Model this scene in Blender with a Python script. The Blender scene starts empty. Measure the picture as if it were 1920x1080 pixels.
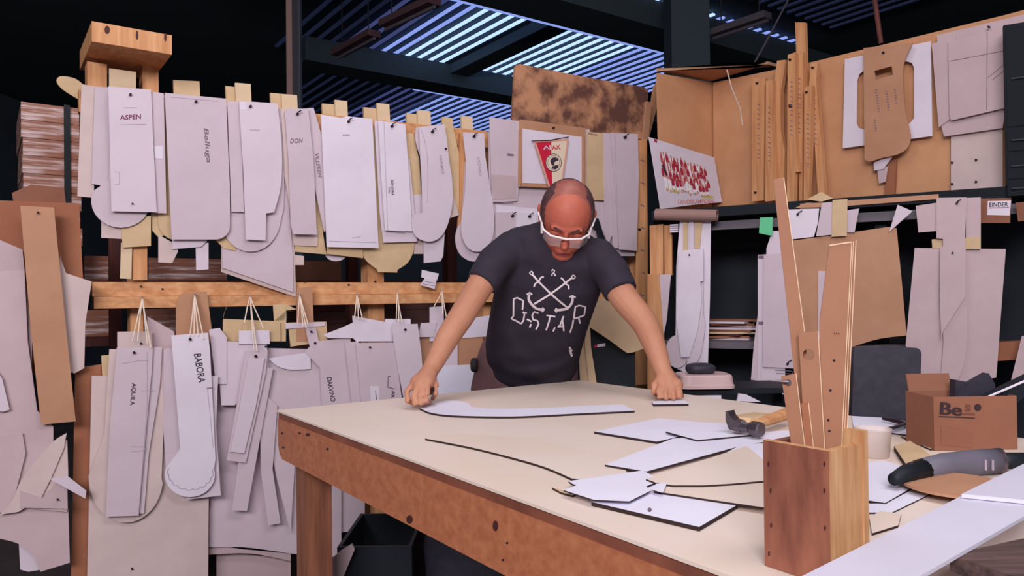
import bpy, bmesh, math, random
from mathutils import Vector, Matrix
from mathutils.geometry import tessellate_polygon
from mathutils.bvhtree import BVHTree
random.seed(7)
scene = bpy.context.scene
COL = scene.collection

# ---------------------------------------------------------------- camera
F, CX, CY = 1400.0, 960.0, 540.0
CAMZ = 1.22
PITCH = math.atan(15.0 / F)
ROLL = 0.012
TAB = 0.90                      # table top height
_c, _s = math.cos(ROLL), math.sin(ROLL)
FW = Vector((0, math.cos(PITCH), math.sin(PITCH)))
_r0 = Vector((1, 0, 0)); _u0 = Vector((0, -math.sin(PITCH), math.cos(PITCH)))
RT = _r0 * _c - _u0 * _s
UP = _u0 * _c + _r0 * _s
CAM = Vector((0, 0, CAMZ))
cam_data = bpy.data.cameras.new('camera'); cam = bpy.data.objects.new('camera', cam_data)
COL.objects.link(cam)
cam_data.sensor_width = 36.0; cam_data.lens = 36.0 * F / 1920.0
cam_data.clip_start = 0.05; cam_data.clip_end = 60
m3 = Matrix((RT, UP, -FW)).transposed()
cam.matrix_world = Matrix.Translation(CAM) @ m3.to_4x4()
scene.camera = cam

# ---------------------------------------------------------------- light and exposure
world = bpy.data.worlds.new('world'); scene.world = world
world.use_nodes = True
world.node_tree.nodes['Background'].inputs[0].default_value = (0.64, 0.68, 0.78, 1)
world.node_tree.nodes['Background'].inputs[1].default_value = 0.30
scene.view_settings.view_transform = 'Standard'
scene.view_settings.look = 'None'
scene.view_settings.exposure = 0.0
scene.view_settings.gamma = 1.0
scene.view_settings.use_curve_mapping = False

def area(name, loc, target, sx, sy, power, col):
    d = bpy.data.lights.new(name, 'AREA'); d.shape = 'RECTANGLE'; d.size = sx; d.size_y = sy
    d.energy = power; d.color = col
    o = bpy.data.objects.new(name, d); COL.objects.link(o)
    o.location = loc
    o.rotation_euler = (Vector(target) - Vector(loc)).to_track_quat('-Z', 'Y').to_euler()
    return o
# fluorescent workshop lamps hung over the aisle in front of the bench
area('ceiling_lamp', (-0.9, -2.6, 2.9), (-0.3, 2.6, 0.7), 2.6, 1.0, 215, (1.0, 0.95, 0.98))
area('ceiling_lamp', (1.0, 0.3, 3.3), (0.5, 2.2, 0.6), 2.0, 0.8, 34, (1.0, 0.93, 0.95))
area('ceiling_lamp', (0.1, 2.2, 3.4), (-0.2, 2.5, 0.0), 1.6, 0.6, 16, (1.0, 0.95, 1.0))

# ---------------------------------------------------------------- materials
def lin(c):
    c = c / 255.0
    return c / 12.92 if c <= 0.04045 else ((c + 0.055) / 1.055) ** 2.4
def rgb(t): return (lin(t[0]), lin(t[1]), lin(t[2]), 1)
MATS = {}
def mat(name, col, rough=0.6, col2=None, scale=8.0, kind='plain', ang=0.0, bump=0.0, metal=0.0, emit=0.0, alpha=1.0, trans=0.0, stretch=(1, 1, 1), contrast=(0.35, 0.7)):
    m = bpy.data.materials.new(name); m.use_nodes = True
    nt = m.node_tree; b = nt.nodes['Principled BSDF']
    b.inputs['Roughness'].default_value = rough
    b.inputs['Metallic'].default_value = metal
    b.inputs['Base Color'].default_value = rgb(col)
    b.inputs['Specular IOR Level'].default_value = 0.25
    if alpha < 1: b.inputs['Alpha'].default_value = alpha
    if trans: b.inputs['Transmission Weight'].default_value = trans
    if emit:
        b.inputs['Emission Color'].default_value = rgb(col); b.inputs['Emission Strength'].default_value = emit
    if col2 is not None:
        tc = nt.nodes.new('ShaderNodeTexCoord'); mp = nt.nodes.new('ShaderNodeMapping')
        nt.links.new(tc.outputs['Object'], mp.inputs['Vector'])
        if kind == 'wood':
            mp.inputs['Rotation'].default_value = (0, 0, math.radians(-ang))
            mp.inputs['Scale'].default_value = stretch
        nz = nt.nodes.new('ShaderNodeTexNoise')
        nz.inputs['Scale'].default_value = scale; nz.inputs['Detail'].default_value = 6
        nz.inputs['Roughness'].default_value = 0.6
        nt.links.new(mp.outputs['Vector'], nz.inputs['Vector'])
        rp = nt.nodes.new('ShaderNodeValToRGB')
        rp.color_ramp.elements[0].position = contrast[0]; rp.color_ramp.elements[1].position = contrast[1]
        rp.color_ramp.elements[0].color = rgb(col2); rp.color_ramp.elements[1].color = rgb(col)
        nt.links.new(nz.outputs['Fac'], rp.inputs['Fac'])
        nt.links.new(rp.outputs['Color'], b.inputs['Base Color'])
        if bump:
            bp = nt.nodes.new('ShaderNodeBump'); bp.inputs['Strength'].default_value = bump
            bp.inputs['Distance'].default_value = 0.002
            nt.links.new(nz.outputs['Fac'], bp.inputs['Height'])
            nt.links.new(bp.outputs['Normal'], b.inputs['Normal'])
    MATS[name] = m
    return m
ANG = 35.4       # direction of the rack and of the table end, degrees from world x
mat('white_a', (214, 199, 212), 0.55, (206, 190, 202), 5.0)
mat('white_b', (205, 187, 198), 0.6, (196, 178, 188), 6.0)
mat('white_c', (226, 216, 230), 0.5, (214, 202, 216), 4.0)
mat('cream', (212, 190, 188), 0.6, (198, 176, 174), 6.0)
mat('pinkish', (200, 176, 180), 0.6, (186, 162, 168), 3.0)
mat('paper', (232, 231, 248), 0.5, (226, 222, 240), 3.0)
mat('tan', (214, 186, 150), 0.6, (196, 166, 130), 7.0)
mat('tan_pale', (222, 198, 168), 0.6, (206, 180, 148), 7.0)
mat('hardboard', (190, 143, 114), 0.6, (176, 128, 100), 5.0)
mat('hardboard_b', (208, 154, 116), 0.6, (192, 138, 102), 4.0)
mat('stick_brown', (164, 116, 90), 0.6, (150, 102, 78), 5.0)
mat('white_d', (200, 176, 181), 0.6, (190, 165, 171), 6.0)
mat('paper_b', (210, 208, 226), 0.5, (204, 200, 218), 3.0)
mat('cardboard', (166, 110, 82), 0.75, (148, 92, 68), 3.0)
mat('carton', (150, 100, 78), 0.8, (128, 82, 66), 4.0)
mat('edge', (216, 184, 154), 0.6)
mat('wood_leg', (158, 102, 76), 0.6, (120, 74, 58), 4.0, 'wood', 0, 0.1, stretch=(9, 9, 0.7))  # darkened partway: shade under the bench is put into the colour
mat('pencil', (120, 100, 118), 0.8)
mat('pencil_soft', (172, 154, 170), 0.8)
mat('ink', (62, 48, 62), 0.8)
mat('ink_red', (120, 40, 70), 0.8)
mat('nail_mat', (46, 30, 42), 0.5, metal=0.3)
mat('steel', (128, 118, 124), 0.35, (92, 80, 88), 20, metal=0.8)
mat('wood_v', (220, 166, 120), 0.6, (190, 130, 88), 4.0, 'wood', 0, 0.1, stretch=(9, 9, 0.7))
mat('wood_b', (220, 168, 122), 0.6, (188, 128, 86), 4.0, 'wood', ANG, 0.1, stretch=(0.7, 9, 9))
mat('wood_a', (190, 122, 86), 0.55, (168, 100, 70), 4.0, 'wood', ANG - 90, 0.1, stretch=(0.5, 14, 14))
mat('wood_dark', (112, 62, 54), 0.7, (72, 40, 40), 4.0, 'wood', 0, 0.1, stretch=(9, 9, 0.7))
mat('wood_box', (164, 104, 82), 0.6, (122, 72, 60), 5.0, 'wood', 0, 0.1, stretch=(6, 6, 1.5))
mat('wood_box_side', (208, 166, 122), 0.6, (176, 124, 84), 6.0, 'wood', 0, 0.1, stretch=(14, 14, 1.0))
mat('table_top', (234, 219, 212), 0.42, (224, 204, 188), 1.4, contrast=(0.3, 0.75))
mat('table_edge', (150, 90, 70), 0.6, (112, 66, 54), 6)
mat('knot', (74, 40, 38), 0.6)
mat('black', (26, 30, 38), 0.55)
mat('dark', (50, 54, 62), 0.95)
mat('tool_grey', (104, 100, 114), 0.5)
mat('wood_grey', (104, 82, 78), 0.75, (62, 48, 50), 6, 'wood', 25, 0.2, stretch=(1, 14, 14))
mat('black_deep', (30, 34, 40), 0.95)
mat('edge_shade', (50, 36, 36), 0.8)
mat('roof', (70, 82, 90), 0.95)
mat('wall_dark', (84, 95, 102), 0.95, (74, 85, 93), 1.0)
mat('floor_mat', (96, 84, 84), 0.8, (74, 64, 66), 3)
mat('grey_metal', (104, 96, 106), 0.5)
mat('leather', (58, 56, 68), 0.5, (46, 44, 56), 30, bump=0.15)
mat('skylight', (176, 206, 255), 0.5, emit=1.35)
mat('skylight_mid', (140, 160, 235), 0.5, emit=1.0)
mat('skylight_dim', (84, 92, 150), 0.5, emit=0.5)
mat('skylight_faint', (58, 66, 104), 0.5, emit=0.18)
mat('wrap', (160, 108, 90), 0.25, (236, 214, 216), 3.0, 'wood', ANG, 0.5, stretch=(1.2, 1.2, 16), contrast=(0.34, 0.50))
mat('cord', (226, 206, 190), 0.8)
mat('red', (196, 34, 62), 0.6)
mat('green', (96, 190, 140), 0.5)
mat('stain_board', (190, 136, 104), 0.6, (100, 66, 58), 6.0, contrast=(0.40, 0.55))

# ---------------------------------------------------------------- geometry helpers
def ray(px, py):
    return RT * ((px - CX) / F) - UP * ((py - CY) / F) + FW
def at(px, py, d):
    """point seen at a pixel, at depth d in front of the camera"""
    r = ray(px, py); return CAM + r * (d / r.y)
class Plane:
    def __init__(s, o, n, gain=1.0):
        s.o = Vector(o); s.n = Vector(n).normalized()
    def hit(s, px, py, off=0.0):
        r = ray(px, py); o = s.o + s.n * off
        return CAM + r * ((o - CAM).dot(s.n) / r.dot(s.n))
def horiz(z): return Plane((0, 0, z), (0, 0, 1))
def tag(o, label=None, cat=None, group=None, kind=None):
    if label: o['label'] = label
    if cat: o['category'] = cat
    if group: o['group'] = group
    if kind: o['kind'] = kind
    return o
def mk(name, verts, faces, m, parent=None, label=None, cat=None, group=None, kind=None, smooth=False, mats=None, fmat=None):
    verts = [Vector(v) for v in verts]
    lo = Vector([min(v[i] for v in verts) for i in range(3)]); hi = Vector([max(v[i] for v in verts) for i in range(3)])
    c = (lo + hi) / 2; c.z = lo.z
    me = bpy.data.meshes.new(name)
    me.from_pydata([v - c for v in verts], [], faces)
    me.materials.append(MATS[m] if isinstance(m, str) else m)
    if mats:
        for x in mats: me.materials.append(MATS[x])
        for i, k in enumerate(fmat): me.polygons[i].material_index = k
    if smooth:
        for p in me.polygons: p.use_smooth = True
    me.update()
    bm = bmesh.new(); bm.from_mesh(me); bmesh.ops.recalc_face_normals(bm, faces=bm.faces); bm.to_mesh(me); bm.free()
    o = bpy.data.objects.new(name, me); COL.objects.link(o)
    o.location = c
    adopt(o, parent)
    return tag(o, label, cat, group, kind)
def adopt(o, parent):
    if parent is not None:
        o.parent = parent
        o.matrix_parent_inverse = Matrix.Translation(-WORLDLOC[parent.name])
    WORLDLOC[o.name] = o.location.copy()
WORLDLOC = {}
def thing(name, loc, label, cat, group=None, kind=None):
    o = bpy.data.objects.new(name, None); COL.objects.link(o); o.location = loc
    o.empty_display_size = 0.1
    WORLDLOC[o.name] = Vector(loc)
    return tag(o, label, cat, group, kind)
def prism(pts, vec, holes=None):
    """pts planar outline (world), extruded by vec; returns verts, faces"""
    pts = [Vector(p) for p in pts]; vec = Vector(vec)
    loops = [pts] + [[Vector(p) for p in h] for h in (holes or [])]
    flat = [p for l in loops for p in l]; n = len(flat)
    tris = tessellate_polygon(loops)
    V = flat + [p + vec for p in flat]
    Fc = [tuple(t) for t in tris] + [tuple(i + n for i in reversed(t)) for t in tris]
    b = 0
    for l in loops:
        k = len(l)
        for i in range(k):
            j = (i + 1) % k
            Fc.append((b + i, b + j, b + j + n, b + i + n))
        b += k
    return V, Fc
def sheet(name, m, P, off, outline, th=0.004, parent=None, label=None, cat=None, group=None, holes=None, kind=None):
    pts = [P.hit(x, y, off) for x, y in outline]
    hs = [[P.hit(x, y, off) for x, y in h] for h in holes] if holes else None
    V, Fc = prism(pts, -P.n * th, hs)
    return mk(name, V, Fc, m, parent, label, cat, group, kind)
def boxv(o, ex, ey, ez):
    o, ex, ey, ez = map(Vector, (o, ex, ey, ez))
    V = [o, o + ex, o + ex + ey, o + ey]; V += [v + ez for v in V]
    return V, [(0, 3, 2, 1), (4, 5, 6, 7), (0, 1, 5, 4), (1, 2, 6, 5), (2, 3, 7, 6), (3, 0, 4, 7)]
def box(name, m, o, ex, ey, ez, **k):
    V, Fc = boxv(o, ex, ey, ez); return mk(name, V, Fc, m, **k)
def merge(parts):
    V, Fc = [], []
    for v, f in parts:
        b = len(V); V += list(v); Fc += [tuple(i + b for i in q) for q in f]
    return V, Fc
def tube(path, rad, seg=8, cap=True):
    path = [Vector(p) for p in path]; V, Fc = [], []
    if not isinstance(rad, (list, tuple)): rad = [rad] * len(path)
    n = len(path); ref = None
    for i, p in enumerate(path):
        t = (path[min(i + 1, n - 1)] - path[max(i - 1, 0)]).normalized()
        if ref is None: ref = Vector((0, 0, 1)) if abs(t.z) < 0.9 else Vector((1, 0, 0))
        a = (ref - t * ref.dot(t)).normalized(); ref = a; b = t.cross(a)
        for k in range(seg):
            w = 2 * math.pi * k / seg
            V.append(p + (a * math.cos(w) + b * math.sin(w)) * rad[i])
    for i in range(n - 1):
        for k in range(seg):
            j = (k + 1) % seg
            Fc.append((i * seg + k, i * seg + j, (i + 1) * seg + j, (i + 1) * seg + k))
    if cap:
        Fc.append(tuple(reversed(range(seg)))); Fc.append(tuple((n - 1) * seg + k for k in range(seg)))
    return V, Fc
def arc(cx, cy, rx, ry, a0, a1, n=14):
    """pixel arc, degrees, 0 = right, 90 = down"""
    return [(cx + rx * math.cos(math.radians(a0 + (a1 - a0) * i / n)), cy + ry * math.sin(math.radians(a0 + (a1 - a0) * i / n))) for i in range(n + 1)]
def sm(pts, n=5):
    """smooth open curve through pixel points"""
    out = []; k = len(pts)
    for i in range(k - 1):
        p0, p1, p2, p3 = pts[max(i - 1, 0)], pts[i], pts[i + 1], pts[min(i + 2, k - 1)]
        for j in range(n):
            t = j / n
            out.append(tuple(0.5 * (2 * p1[c] + (p2[c] - p0[c]) * t + (2 * p0[c] - 5 * p1[c] + 4 * p2[c] - p3[c]) * t * t + (3 * p1[c] - p0[c] - 3 * p2[c] + p3[c]) * t ** 3) for c in (0, 1)))
    out.append(tuple(pts[-1])); return out
def rbox(x0, y0, x1, y1, r, n=4):
    return (arc(x1 - r, y0 + r, r, r, -90, 0, n) + arc(x1 - r, y1 - r, r, r, 0, 90, n) + arc(x0 + r, y1 - r, r, r, 90, 180, n) + arc(x0 + r, y0 + r, r, r, 180, 270, n))
def glyphs(s, shear=0.0):
    cu = bpy.data.curves.new('t', 'FONT'); cu.body = s; cu.size = 1; cu.resolution_u = 3; cu.shear = shear; cu.offset = 0.012
    ob = bpy.data.objects.new('t', cu)
    me = bpy.data.meshes.new_from_object(ob)
    V = [v.co.copy() for v in me.vertices]; Fc = [tuple(p.vertices) for p in me.polygons]
    bpy.data.objects.remove(ob); bpy.data.curves.remove(cu); bpy.data.meshes.remove(me)
    return V, Fc
def text(s, P, off, p0, p1, hpx, m, parent, shear=0.0, name='lettering', bold=0):
    V, Fc = glyphs(s, shear)
    a, b = P.hit(*p0, off), P.hit(*p1, off)
    ex = b - a; L = ex.length; ex = ex.normalized(); ey = P.n.cross(ex).normalized()
    x0, x1 = min(v.x for v in V), max(v.x for v in V); y0, y1 = min(v.y for v in V), max(v.y for v in V)
    h = hpx * (a.y / F)
    W = [a + ex * ((v.x - x0) / (x1 - x0) * L) + ey * ((v.y - y0) / (y1 - y0) * h) + P.n * 0.0008 for v in V]
    return mk(name, W, Fc, m, parent)
def stroke(pts, w, P, off, m, parent, name='drawn_line'):
    Vs, Fs = [], []
    for (a, b) in zip(pts[:-1], pts[1:]):
        A, B = P.hit(*a, off + 0.0007), P.hit(*b, off + 0.0007)
        d = (B - A).normalized(); q = P.n.cross(d) * (w * A.y / F / 2)
        k = len(Vs); Vs += [A - q, B - q, B + q, A + q]; Fs.append((k, k + 1, k + 2, k + 3))
    return mk(name, Vs, Fs, m, parent)
def disc(P, off, c, r, m, parent, name='nail', th=0.003, n=10):
    pts = [P.hit(x, y, off) for x, y in arc(c[0], c[1], r, r, 0, 360, n)[:-1]]
    V, Fc = prism(pts, P.n * th)
    return mk(name, V, Fc, m, parent)

# ---------------------------------------------------------------- directions and planes of the place
BD = Vector((math.cos(math.radians(ANG)), math.sin(math.radians(ANG)), 0))      # along the rack, away to the right
AD = Vector((-BD.y, BD.x, 0))                                                   # along the bench, away to the left
TT = horiz(TAB)
TA, TB = TT.hit(519, 769), TT.hit(1085, 713)
RACK = Plane(TA + AD * 0.72, -AD)                                               # front of the template rack
KC = at(1337, 378, 4.2)                                                         # corner behind the shelf
WALLP = Plane(KC, -BD)                                                          # right-hand hardboard back panel (runs along AD)
PART = Plane(KC, -AD)                                                           # partition with the poster (runs along BD)
SD = Vector((math.cos(math.radians(-30)), math.sin(math.radians(-30)), 0))
SHELF = Plane(at(1215, 400, 3.6), Vector((-0.5, -0.866, 0)))                    # front of the shelf bay
# ================================================================ setting
V, Fc = boxv((-9, -4, -0.02), (20, 0, 0), (0, 22, 0), (0, 0, 0.02)); mk('floor', V, Fc, 'floor_mat', label='dusty grey workshop floor under the bench', kind='structure')
CEIL = 4.4
ceil = box('ceiling', 'roof', (-12, -4, CEIL + 0.06), (26, 0, 0), (0, 24, 0), (0, 0, 0.1), label='dark corrugated steel roof with skylight strips', kind='structure')
box('wall_back', 'wall_dark', (-12, 17, 0), (26, 0, 0), (0, 0.1, 0), (0, 0, CEIL + 0.06), label='dark far wall of the hall behind the racks', kind='structure')
box('wall_left', 'wall_dark', (-8.0, -4, 0), (0.1, 0, 0), (0, 21, 0), (0, 0, CEIL + 0.06), label='dark side wall of the hall beyond the pallets', kind='structure')
box('wall_right', 'wall_dark', (7.0, -4, 0), (0.1, 0, 0), (0, 21, 0), (0, 0, CEIL + 0.06), label='dark side wall of the hall behind the shelf bay', kind='structure')
RP = horiz(CEIL)
# roof sheeting: skylight panes between the corrugation ribs, ribs run along AD
def roof_uv(p): return p.dot(BD), p.dot(AD)
def roof_pt(u, v, z): q = BD * u + AD * v; return Vector((q.x, q.y, z))
RB = horiz(CEIL - 0.30)                                   # underside of the roof beams
u0, v0 = roof_uv(RP.hit(847, 0)); u1, v1 = roof_uv(RP.hit(1250, 97))
vN = roof_uv(RB.hit(1050, 48.7))[1]; vF0 = roof_uv(RB.hit(800, 152))[1]; vF1 = roof_uv(RB.hit(800, 171))[1]
uB0 = roof_uv(RB.hit(847, 0))[0]; uB1 = roof_uv(RB.hit(1250, 97))[0]
def panes(tA, tB, vA, vB, sp, w, fm):
    u = u0 + (u1 - u0) * tA; k = 0
    while u < u0 + (u1 - u0) * tB:
        m = fm((u - u0) / (u1 - u0), k)
        if m:
            V, Fc = boxv(roof_pt(u, vA, CEIL), BD * w, AD * (vB - vA), (0, 0, 0.02)); mk('skylight_pane', V, Fc, m, ceil)
        u += sp; k += 1
SP = 0.172
PG = (0.34, 0.43)                                          # bay of the dark purlin
def fm1(t, k):
    if PG[0] < t < PG[1]: return None
    return 'skylight_faint' if t < -0.16 else 'skylight_dim' if t < 0.0 else 'skylight_mid' if t < 0.12 or t > 0.84 else 'skylight'
panes(-0.34, 1.42, vN - 0.6, vF1 + 0.2, SP, 0.042, fm1)
panes(-0.05, 1.5, vF1 - 0.1, vF1 + 3.6, SP, 0.040, lambda t, k: 'skylight_faint' if t < 0.30 else 'skylight_dim' if t < 0.55 else 'skylight_mid')
panes(0.40, 1.35, vN - 4.2, vN - 1.1, SP, 0.036, lambda t, k: 'skylight_dim' if t < 0.55 else 'skylight_faint')
def beam_box(vA, vB, us):
    V, Fc = boxv(roof_pt(us, vA, CEIL - 0.30), BD * 20, AD * (vB - vA), (0, 0, 0.29)); return mk('roof_beam', V, Fc, 'roof', ceil)
beam_box(vN - 0.55, vN, uB0 - 2.5); beam_box(vF0, vF1, roof_uv(RB.hit(575, 110))[0])
# beam flange edges; their own glow stands in for reflected daylight
V, Fc = boxv(roof_pt(uB0 - 0.6, vN + 0.001, CEIL - 0.30), BD * (uB1 - uB0 + 0.6), AD * 0.05, (0, 0, 0.02)); mk('flange_glow', V, Fc, 'skylight_mid', ceil)
uf = roof_uv(RB.hit(775, 168))[0]; V, Fc = boxv(roof_pt(uf, vF1 + 0.001, CEIL - 0.30), BD * 3.2, AD * 0.05, (0, 0, 0.02)); mk('flange_glow', V, Fc, 'skylight_mid', ceil)
ug = u0 + (u1 - u0) * PG[0]; V, Fc = boxv(roof_pt(ug, vN, CEIL - 0.14), BD * (u1 - u0) * (PG[1] - PG[0]), AD * (vF0 - vN), (0, 0, 0.13)); mk('purlin', V, Fc, 'roof', ceil)
# steel columns
def column(px, wpx, d, m, label):
    a = at(px, 0, d); w = wpx * d / F
    return box('steel_column', m, (a.x, d, 0), (w, 0, 0), (0, w, 0), (0, 0, CEIL - 0.02), label=label, cat='column')
mat('column_brown', (164, 132, 128), 0.7); mat('column_grey', (112, 112, 124), 0.7)
c0 = column(536, 11, 6.4, 'column_brown', 'slim brownish steel column rising behind the template rack')
c1 = column(549, 13, 6.7, 'column_grey', 'slim grey steel column close behind the brownish one')
c2 = column(1258, 72, 7.0, 'roof', 'wide black steel column behind the open shelf corner')
# unlit lamp battens under the roof
def batten(p, q, w, m, label):
    A, B = horiz(3.7).hit(*p), horiz(3.7).hit(*q); d = (B - A).normalized(); s = Vector((-d.y, d.x, 0)) * w
    t = thing('lamp_batten', (A + B) / 2, label, 'lamp', 'unlit lamp battens under the roof')
    V, Fc = boxv(A - s / 2, B - A, s, (0, 0, 0.06)); mk('housing', V, Fc, m, t)
    V, Fc = tube([A + Vector((0, 0, -0.02)), B + Vector((0, 0, -0.02))], 0.016); mk('tube', V, Fc, 'grey_metal', t)
    for f in (0.15, 0.85):
        c = A + (B - A) * f; V, Fc = tube([c + Vector((0, 0, 0.06)), Vector((c.x, c.y, CEIL + 0.06))], 0.006, 6); mk('hanger', V, Fc, 'dark', t)
mat('batten', (96, 70, 76), 0.7)
batten((632, 106), (702, 68), 0.14, 'batten', 'short dull brown lamp batten under the dark roof')
batten((722, 52), (815, 8), 0.14, 'batten', 'longer dull brown lamp batten by the skylight beam')
batten((1338, 68), (1440, 34), 0.12, 'grey_metal', 'grey lamp batten beyond the black column')

# ================================================================ work table
tl = TA; wvec = (TB - TA); wvec.z = 0; W_ = wvec.length
LEN = 2.45
mid = (TA + TB) / 2 - AD * LEN / 2
table = thing('work_table', (mid.x, mid.y, 0), 'large wooden work table with pale hardboard top and deep pine apron', 'table')
th = 0.005
tA = Vector((TA.x, TA.y, TAB)); 
V, Fc = boxv(tA - Vector((0, 0, th)), BD * W_, -AD * LEN, (0, 0, th)); mk('table_top', V, Fc, 'table_top', table)
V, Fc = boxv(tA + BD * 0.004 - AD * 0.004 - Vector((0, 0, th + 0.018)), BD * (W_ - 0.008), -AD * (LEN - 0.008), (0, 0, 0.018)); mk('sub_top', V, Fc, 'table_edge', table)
AH = 0.112; z1 = TAB - th - 0.018
def apron(o, d, L, nrm, m):
    o = Vector((o.x, o.y, z1))
    pts = [o, o + d * L, o + d * L - Vector((0, 0, AH)), o + d * 0.035 - Vector((0, 0, AH)), o + d * 0.012 - Vector((0, 0, AH - 0.012)), o - Vector((0, 0, AH - 0.035))]
    V, Fc = prism(pts, nrm * 0.03); return mk('apron', V, Fc, m, table)
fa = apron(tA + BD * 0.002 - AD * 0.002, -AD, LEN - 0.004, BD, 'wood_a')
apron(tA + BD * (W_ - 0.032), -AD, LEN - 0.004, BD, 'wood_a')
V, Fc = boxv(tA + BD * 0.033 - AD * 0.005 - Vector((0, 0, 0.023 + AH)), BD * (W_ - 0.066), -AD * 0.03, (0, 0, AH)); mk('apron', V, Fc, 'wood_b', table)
LG = 0.075
for fu in (0.034, W_ - 0.034 - LG):
    for fv in (0.06, LEN - 0.2):
        V, Fc = boxv(Vector((tA.x, tA.y, 0)) + BD * fu - AD * fv, BD * LG, -AD * LG, (0, 0, z1 - 0.001)); mk('leg', V, Fc, 'wood_leg', table)
FRONT = Plane(tA + BD * 0.002, -BD)
for (x, y, rx, ry) in ((768, 974, 6, 8), (929, 986, 5, 10), (577, 815, 4, 3), (614, 842, 2.5, 2.5)):
    pts = [FRONT.hit(a, b, 0.0003) for a, b in arc(x, y, rx, ry, 0, 360, 12)[:-1]]; V, Fc = prism(pts, FRONT.n * 0.0005); mk('knot', V, Fc, 'knot', fa)
for (x, y) in ((529, 812), (531, 839), (951, 1018), (943, 1050), (562, 812)):
    pts = [FRONT.hit(a, b, 0.0003) for a, b in arc(x, y, 2.2, 2.2, 0, 360, 8)[:-1]]; V, Fc = prism(pts, FRONT.n * 0.0006); mk('screw', V, Fc, 'nail_mat', fa)

# ================================================================ template rack (timber frame)
R0 = RACK.hit(175, 560); R1 = RACK.hit(1212, 540)
rack = thing('template_rack', (R0 + (R1 - R0) * 0.5) * 1.0 - Vector((0, 0, ((R0 + R1) * 0.5).z)), 'long pine rack frame carrying the hanging templates', 'rack')
def rail(xa, xb, za, zb, off, depth, m='wood_b', name='rail'):
    A, B = RACK.hit(xa, 540, off), RACK.hit(xb, 540, off); A.z = B.z = 0
    V, Fc = boxv(A + Vector((0, 0, za)), B - A, AD * depth, (0, 0, zb - za)); return mk(name, V, Fc, m, rack)
zt, zb_ = RACK.hit(175, 529).z, RACK.hit(175, 556).z
beam = rail(173, 1205, zb_, zt, 0.0, 0.045)
zl = RACK.hit(175, 579, 0.02).z
ledge = rail(176, 1205, zl, zb_ - 0.001, 0.02, 0.06)
ztop = RACK.hit(620, 206).z
A, B = RACK.hit(150, 540), RACK.hit(918, 540); A.z = B.z = 0
V, Fc = prism([A + Vector((0, 0, ztop - 0.125)), B + Vector((0, 0, ztop - 0.072)), B + Vector((0, 0, ztop + 0.004)), A + Vector((0, 0, ztop - 0.050))], AD * 0.035); mk('rail', V, Fc, 'wood_b', rack)
for xa, xb, za, zz in ((166, 203, RACK.hit(166, 330, 0).z, RACK.hit(166, 108, 0).z), (270, 300, RACK.hit(270, 330, 0).z, RACK.hit(270, 108, 0).z), (244, 268, 0, RACK.hit(250, 400, 0).z), (690, 720, 0, ztop - 0.19), (905, 920, 0, ztop - 0.002), (1193, 1216, 0, RACK.hit(1200, 275, 0).z)):
    A, B = RACK.hit(xa, 540, -0.046), RACK.hit(xb, 540, -0.046); A.z = B.z = 0
    V, Fc = boxv(A + Vector((0, 0, za)), B - A, AD * 0.07, (0, 0, zz - za)); mk('post', V, Fc, 'wood_v', rack)
# timber cap on the twin posts
P0 = RACK.hit(147, 122, 0.08); P1 = RACK.hit(318, 122, 0.08); zc0 = RACK.hit(147, 122, 0.08).z; zc1 = RACK.hit(172, 42, 0.08).z
capz0, capz1 = RACK.hit(175, 78, 0.14).z, RACK.hit(175, 40, 0.14).z
CA, CB = RACK.hit(172, 60, 0.14), RACK.hit(322, 70, 0.14); CA.z = CB.z = capz0
cap = box('post_cap', 'wood_v', CA, CB - CA, AD * 0.36, (0, 0, capz1 - capz0), parent=rack)
for (x, y, rx, ry) in ((201, 56, 5, 8), (257, 66, 2.5, 9), (310, 70, 2.5, 8)):
    Pc = Plane(CA, -AD); pts = [Pc.hit(a, b, 0.0002) for a, b in arc(x, y, rx, ry, 0, 360, 10)[:-1]]; V, Fc = prism(pts, Pc.n * 0.0006); mk('knot', V, Fc, 'knot', cap)
sheet('infill_board', 'tan_pale', RACK, 0.0, [(205, 128), (255, 135), (255, 175), (205, 170)], 0.012, rack)
# ================================================================ templates on the upper rack
RU = Plane(RACK.o + RACK.n * 0.022, RACK.n)
GU = 'templates hung along the upper rack'
def tpl(m, off, outline, label, holes=None, th=0.004, P=RU, group=GU, name='pattern_template', cat='template'):
    return sheet(name, m, P, off, outline, th, None, label, cat, group, holes)
def nail(x, y, off, par, r=2.6, P=RU): disc(P, off, (x, y), r, 'nail_mat', par, 'nail', 0.008)
def hook(x, y, off, par, P=RU):
    nail(x, y, off, par, 2.4, P)
    V, Fc = tube([P.hit(x, y, off + 0.004), P.hit(x + 2, y - 4, off + 0.012), P.hit(x + 8, y - 7, off + 0.016)], 0.0022, 6); mk('hook', V, Fc, 'nail_mat', par)
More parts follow.
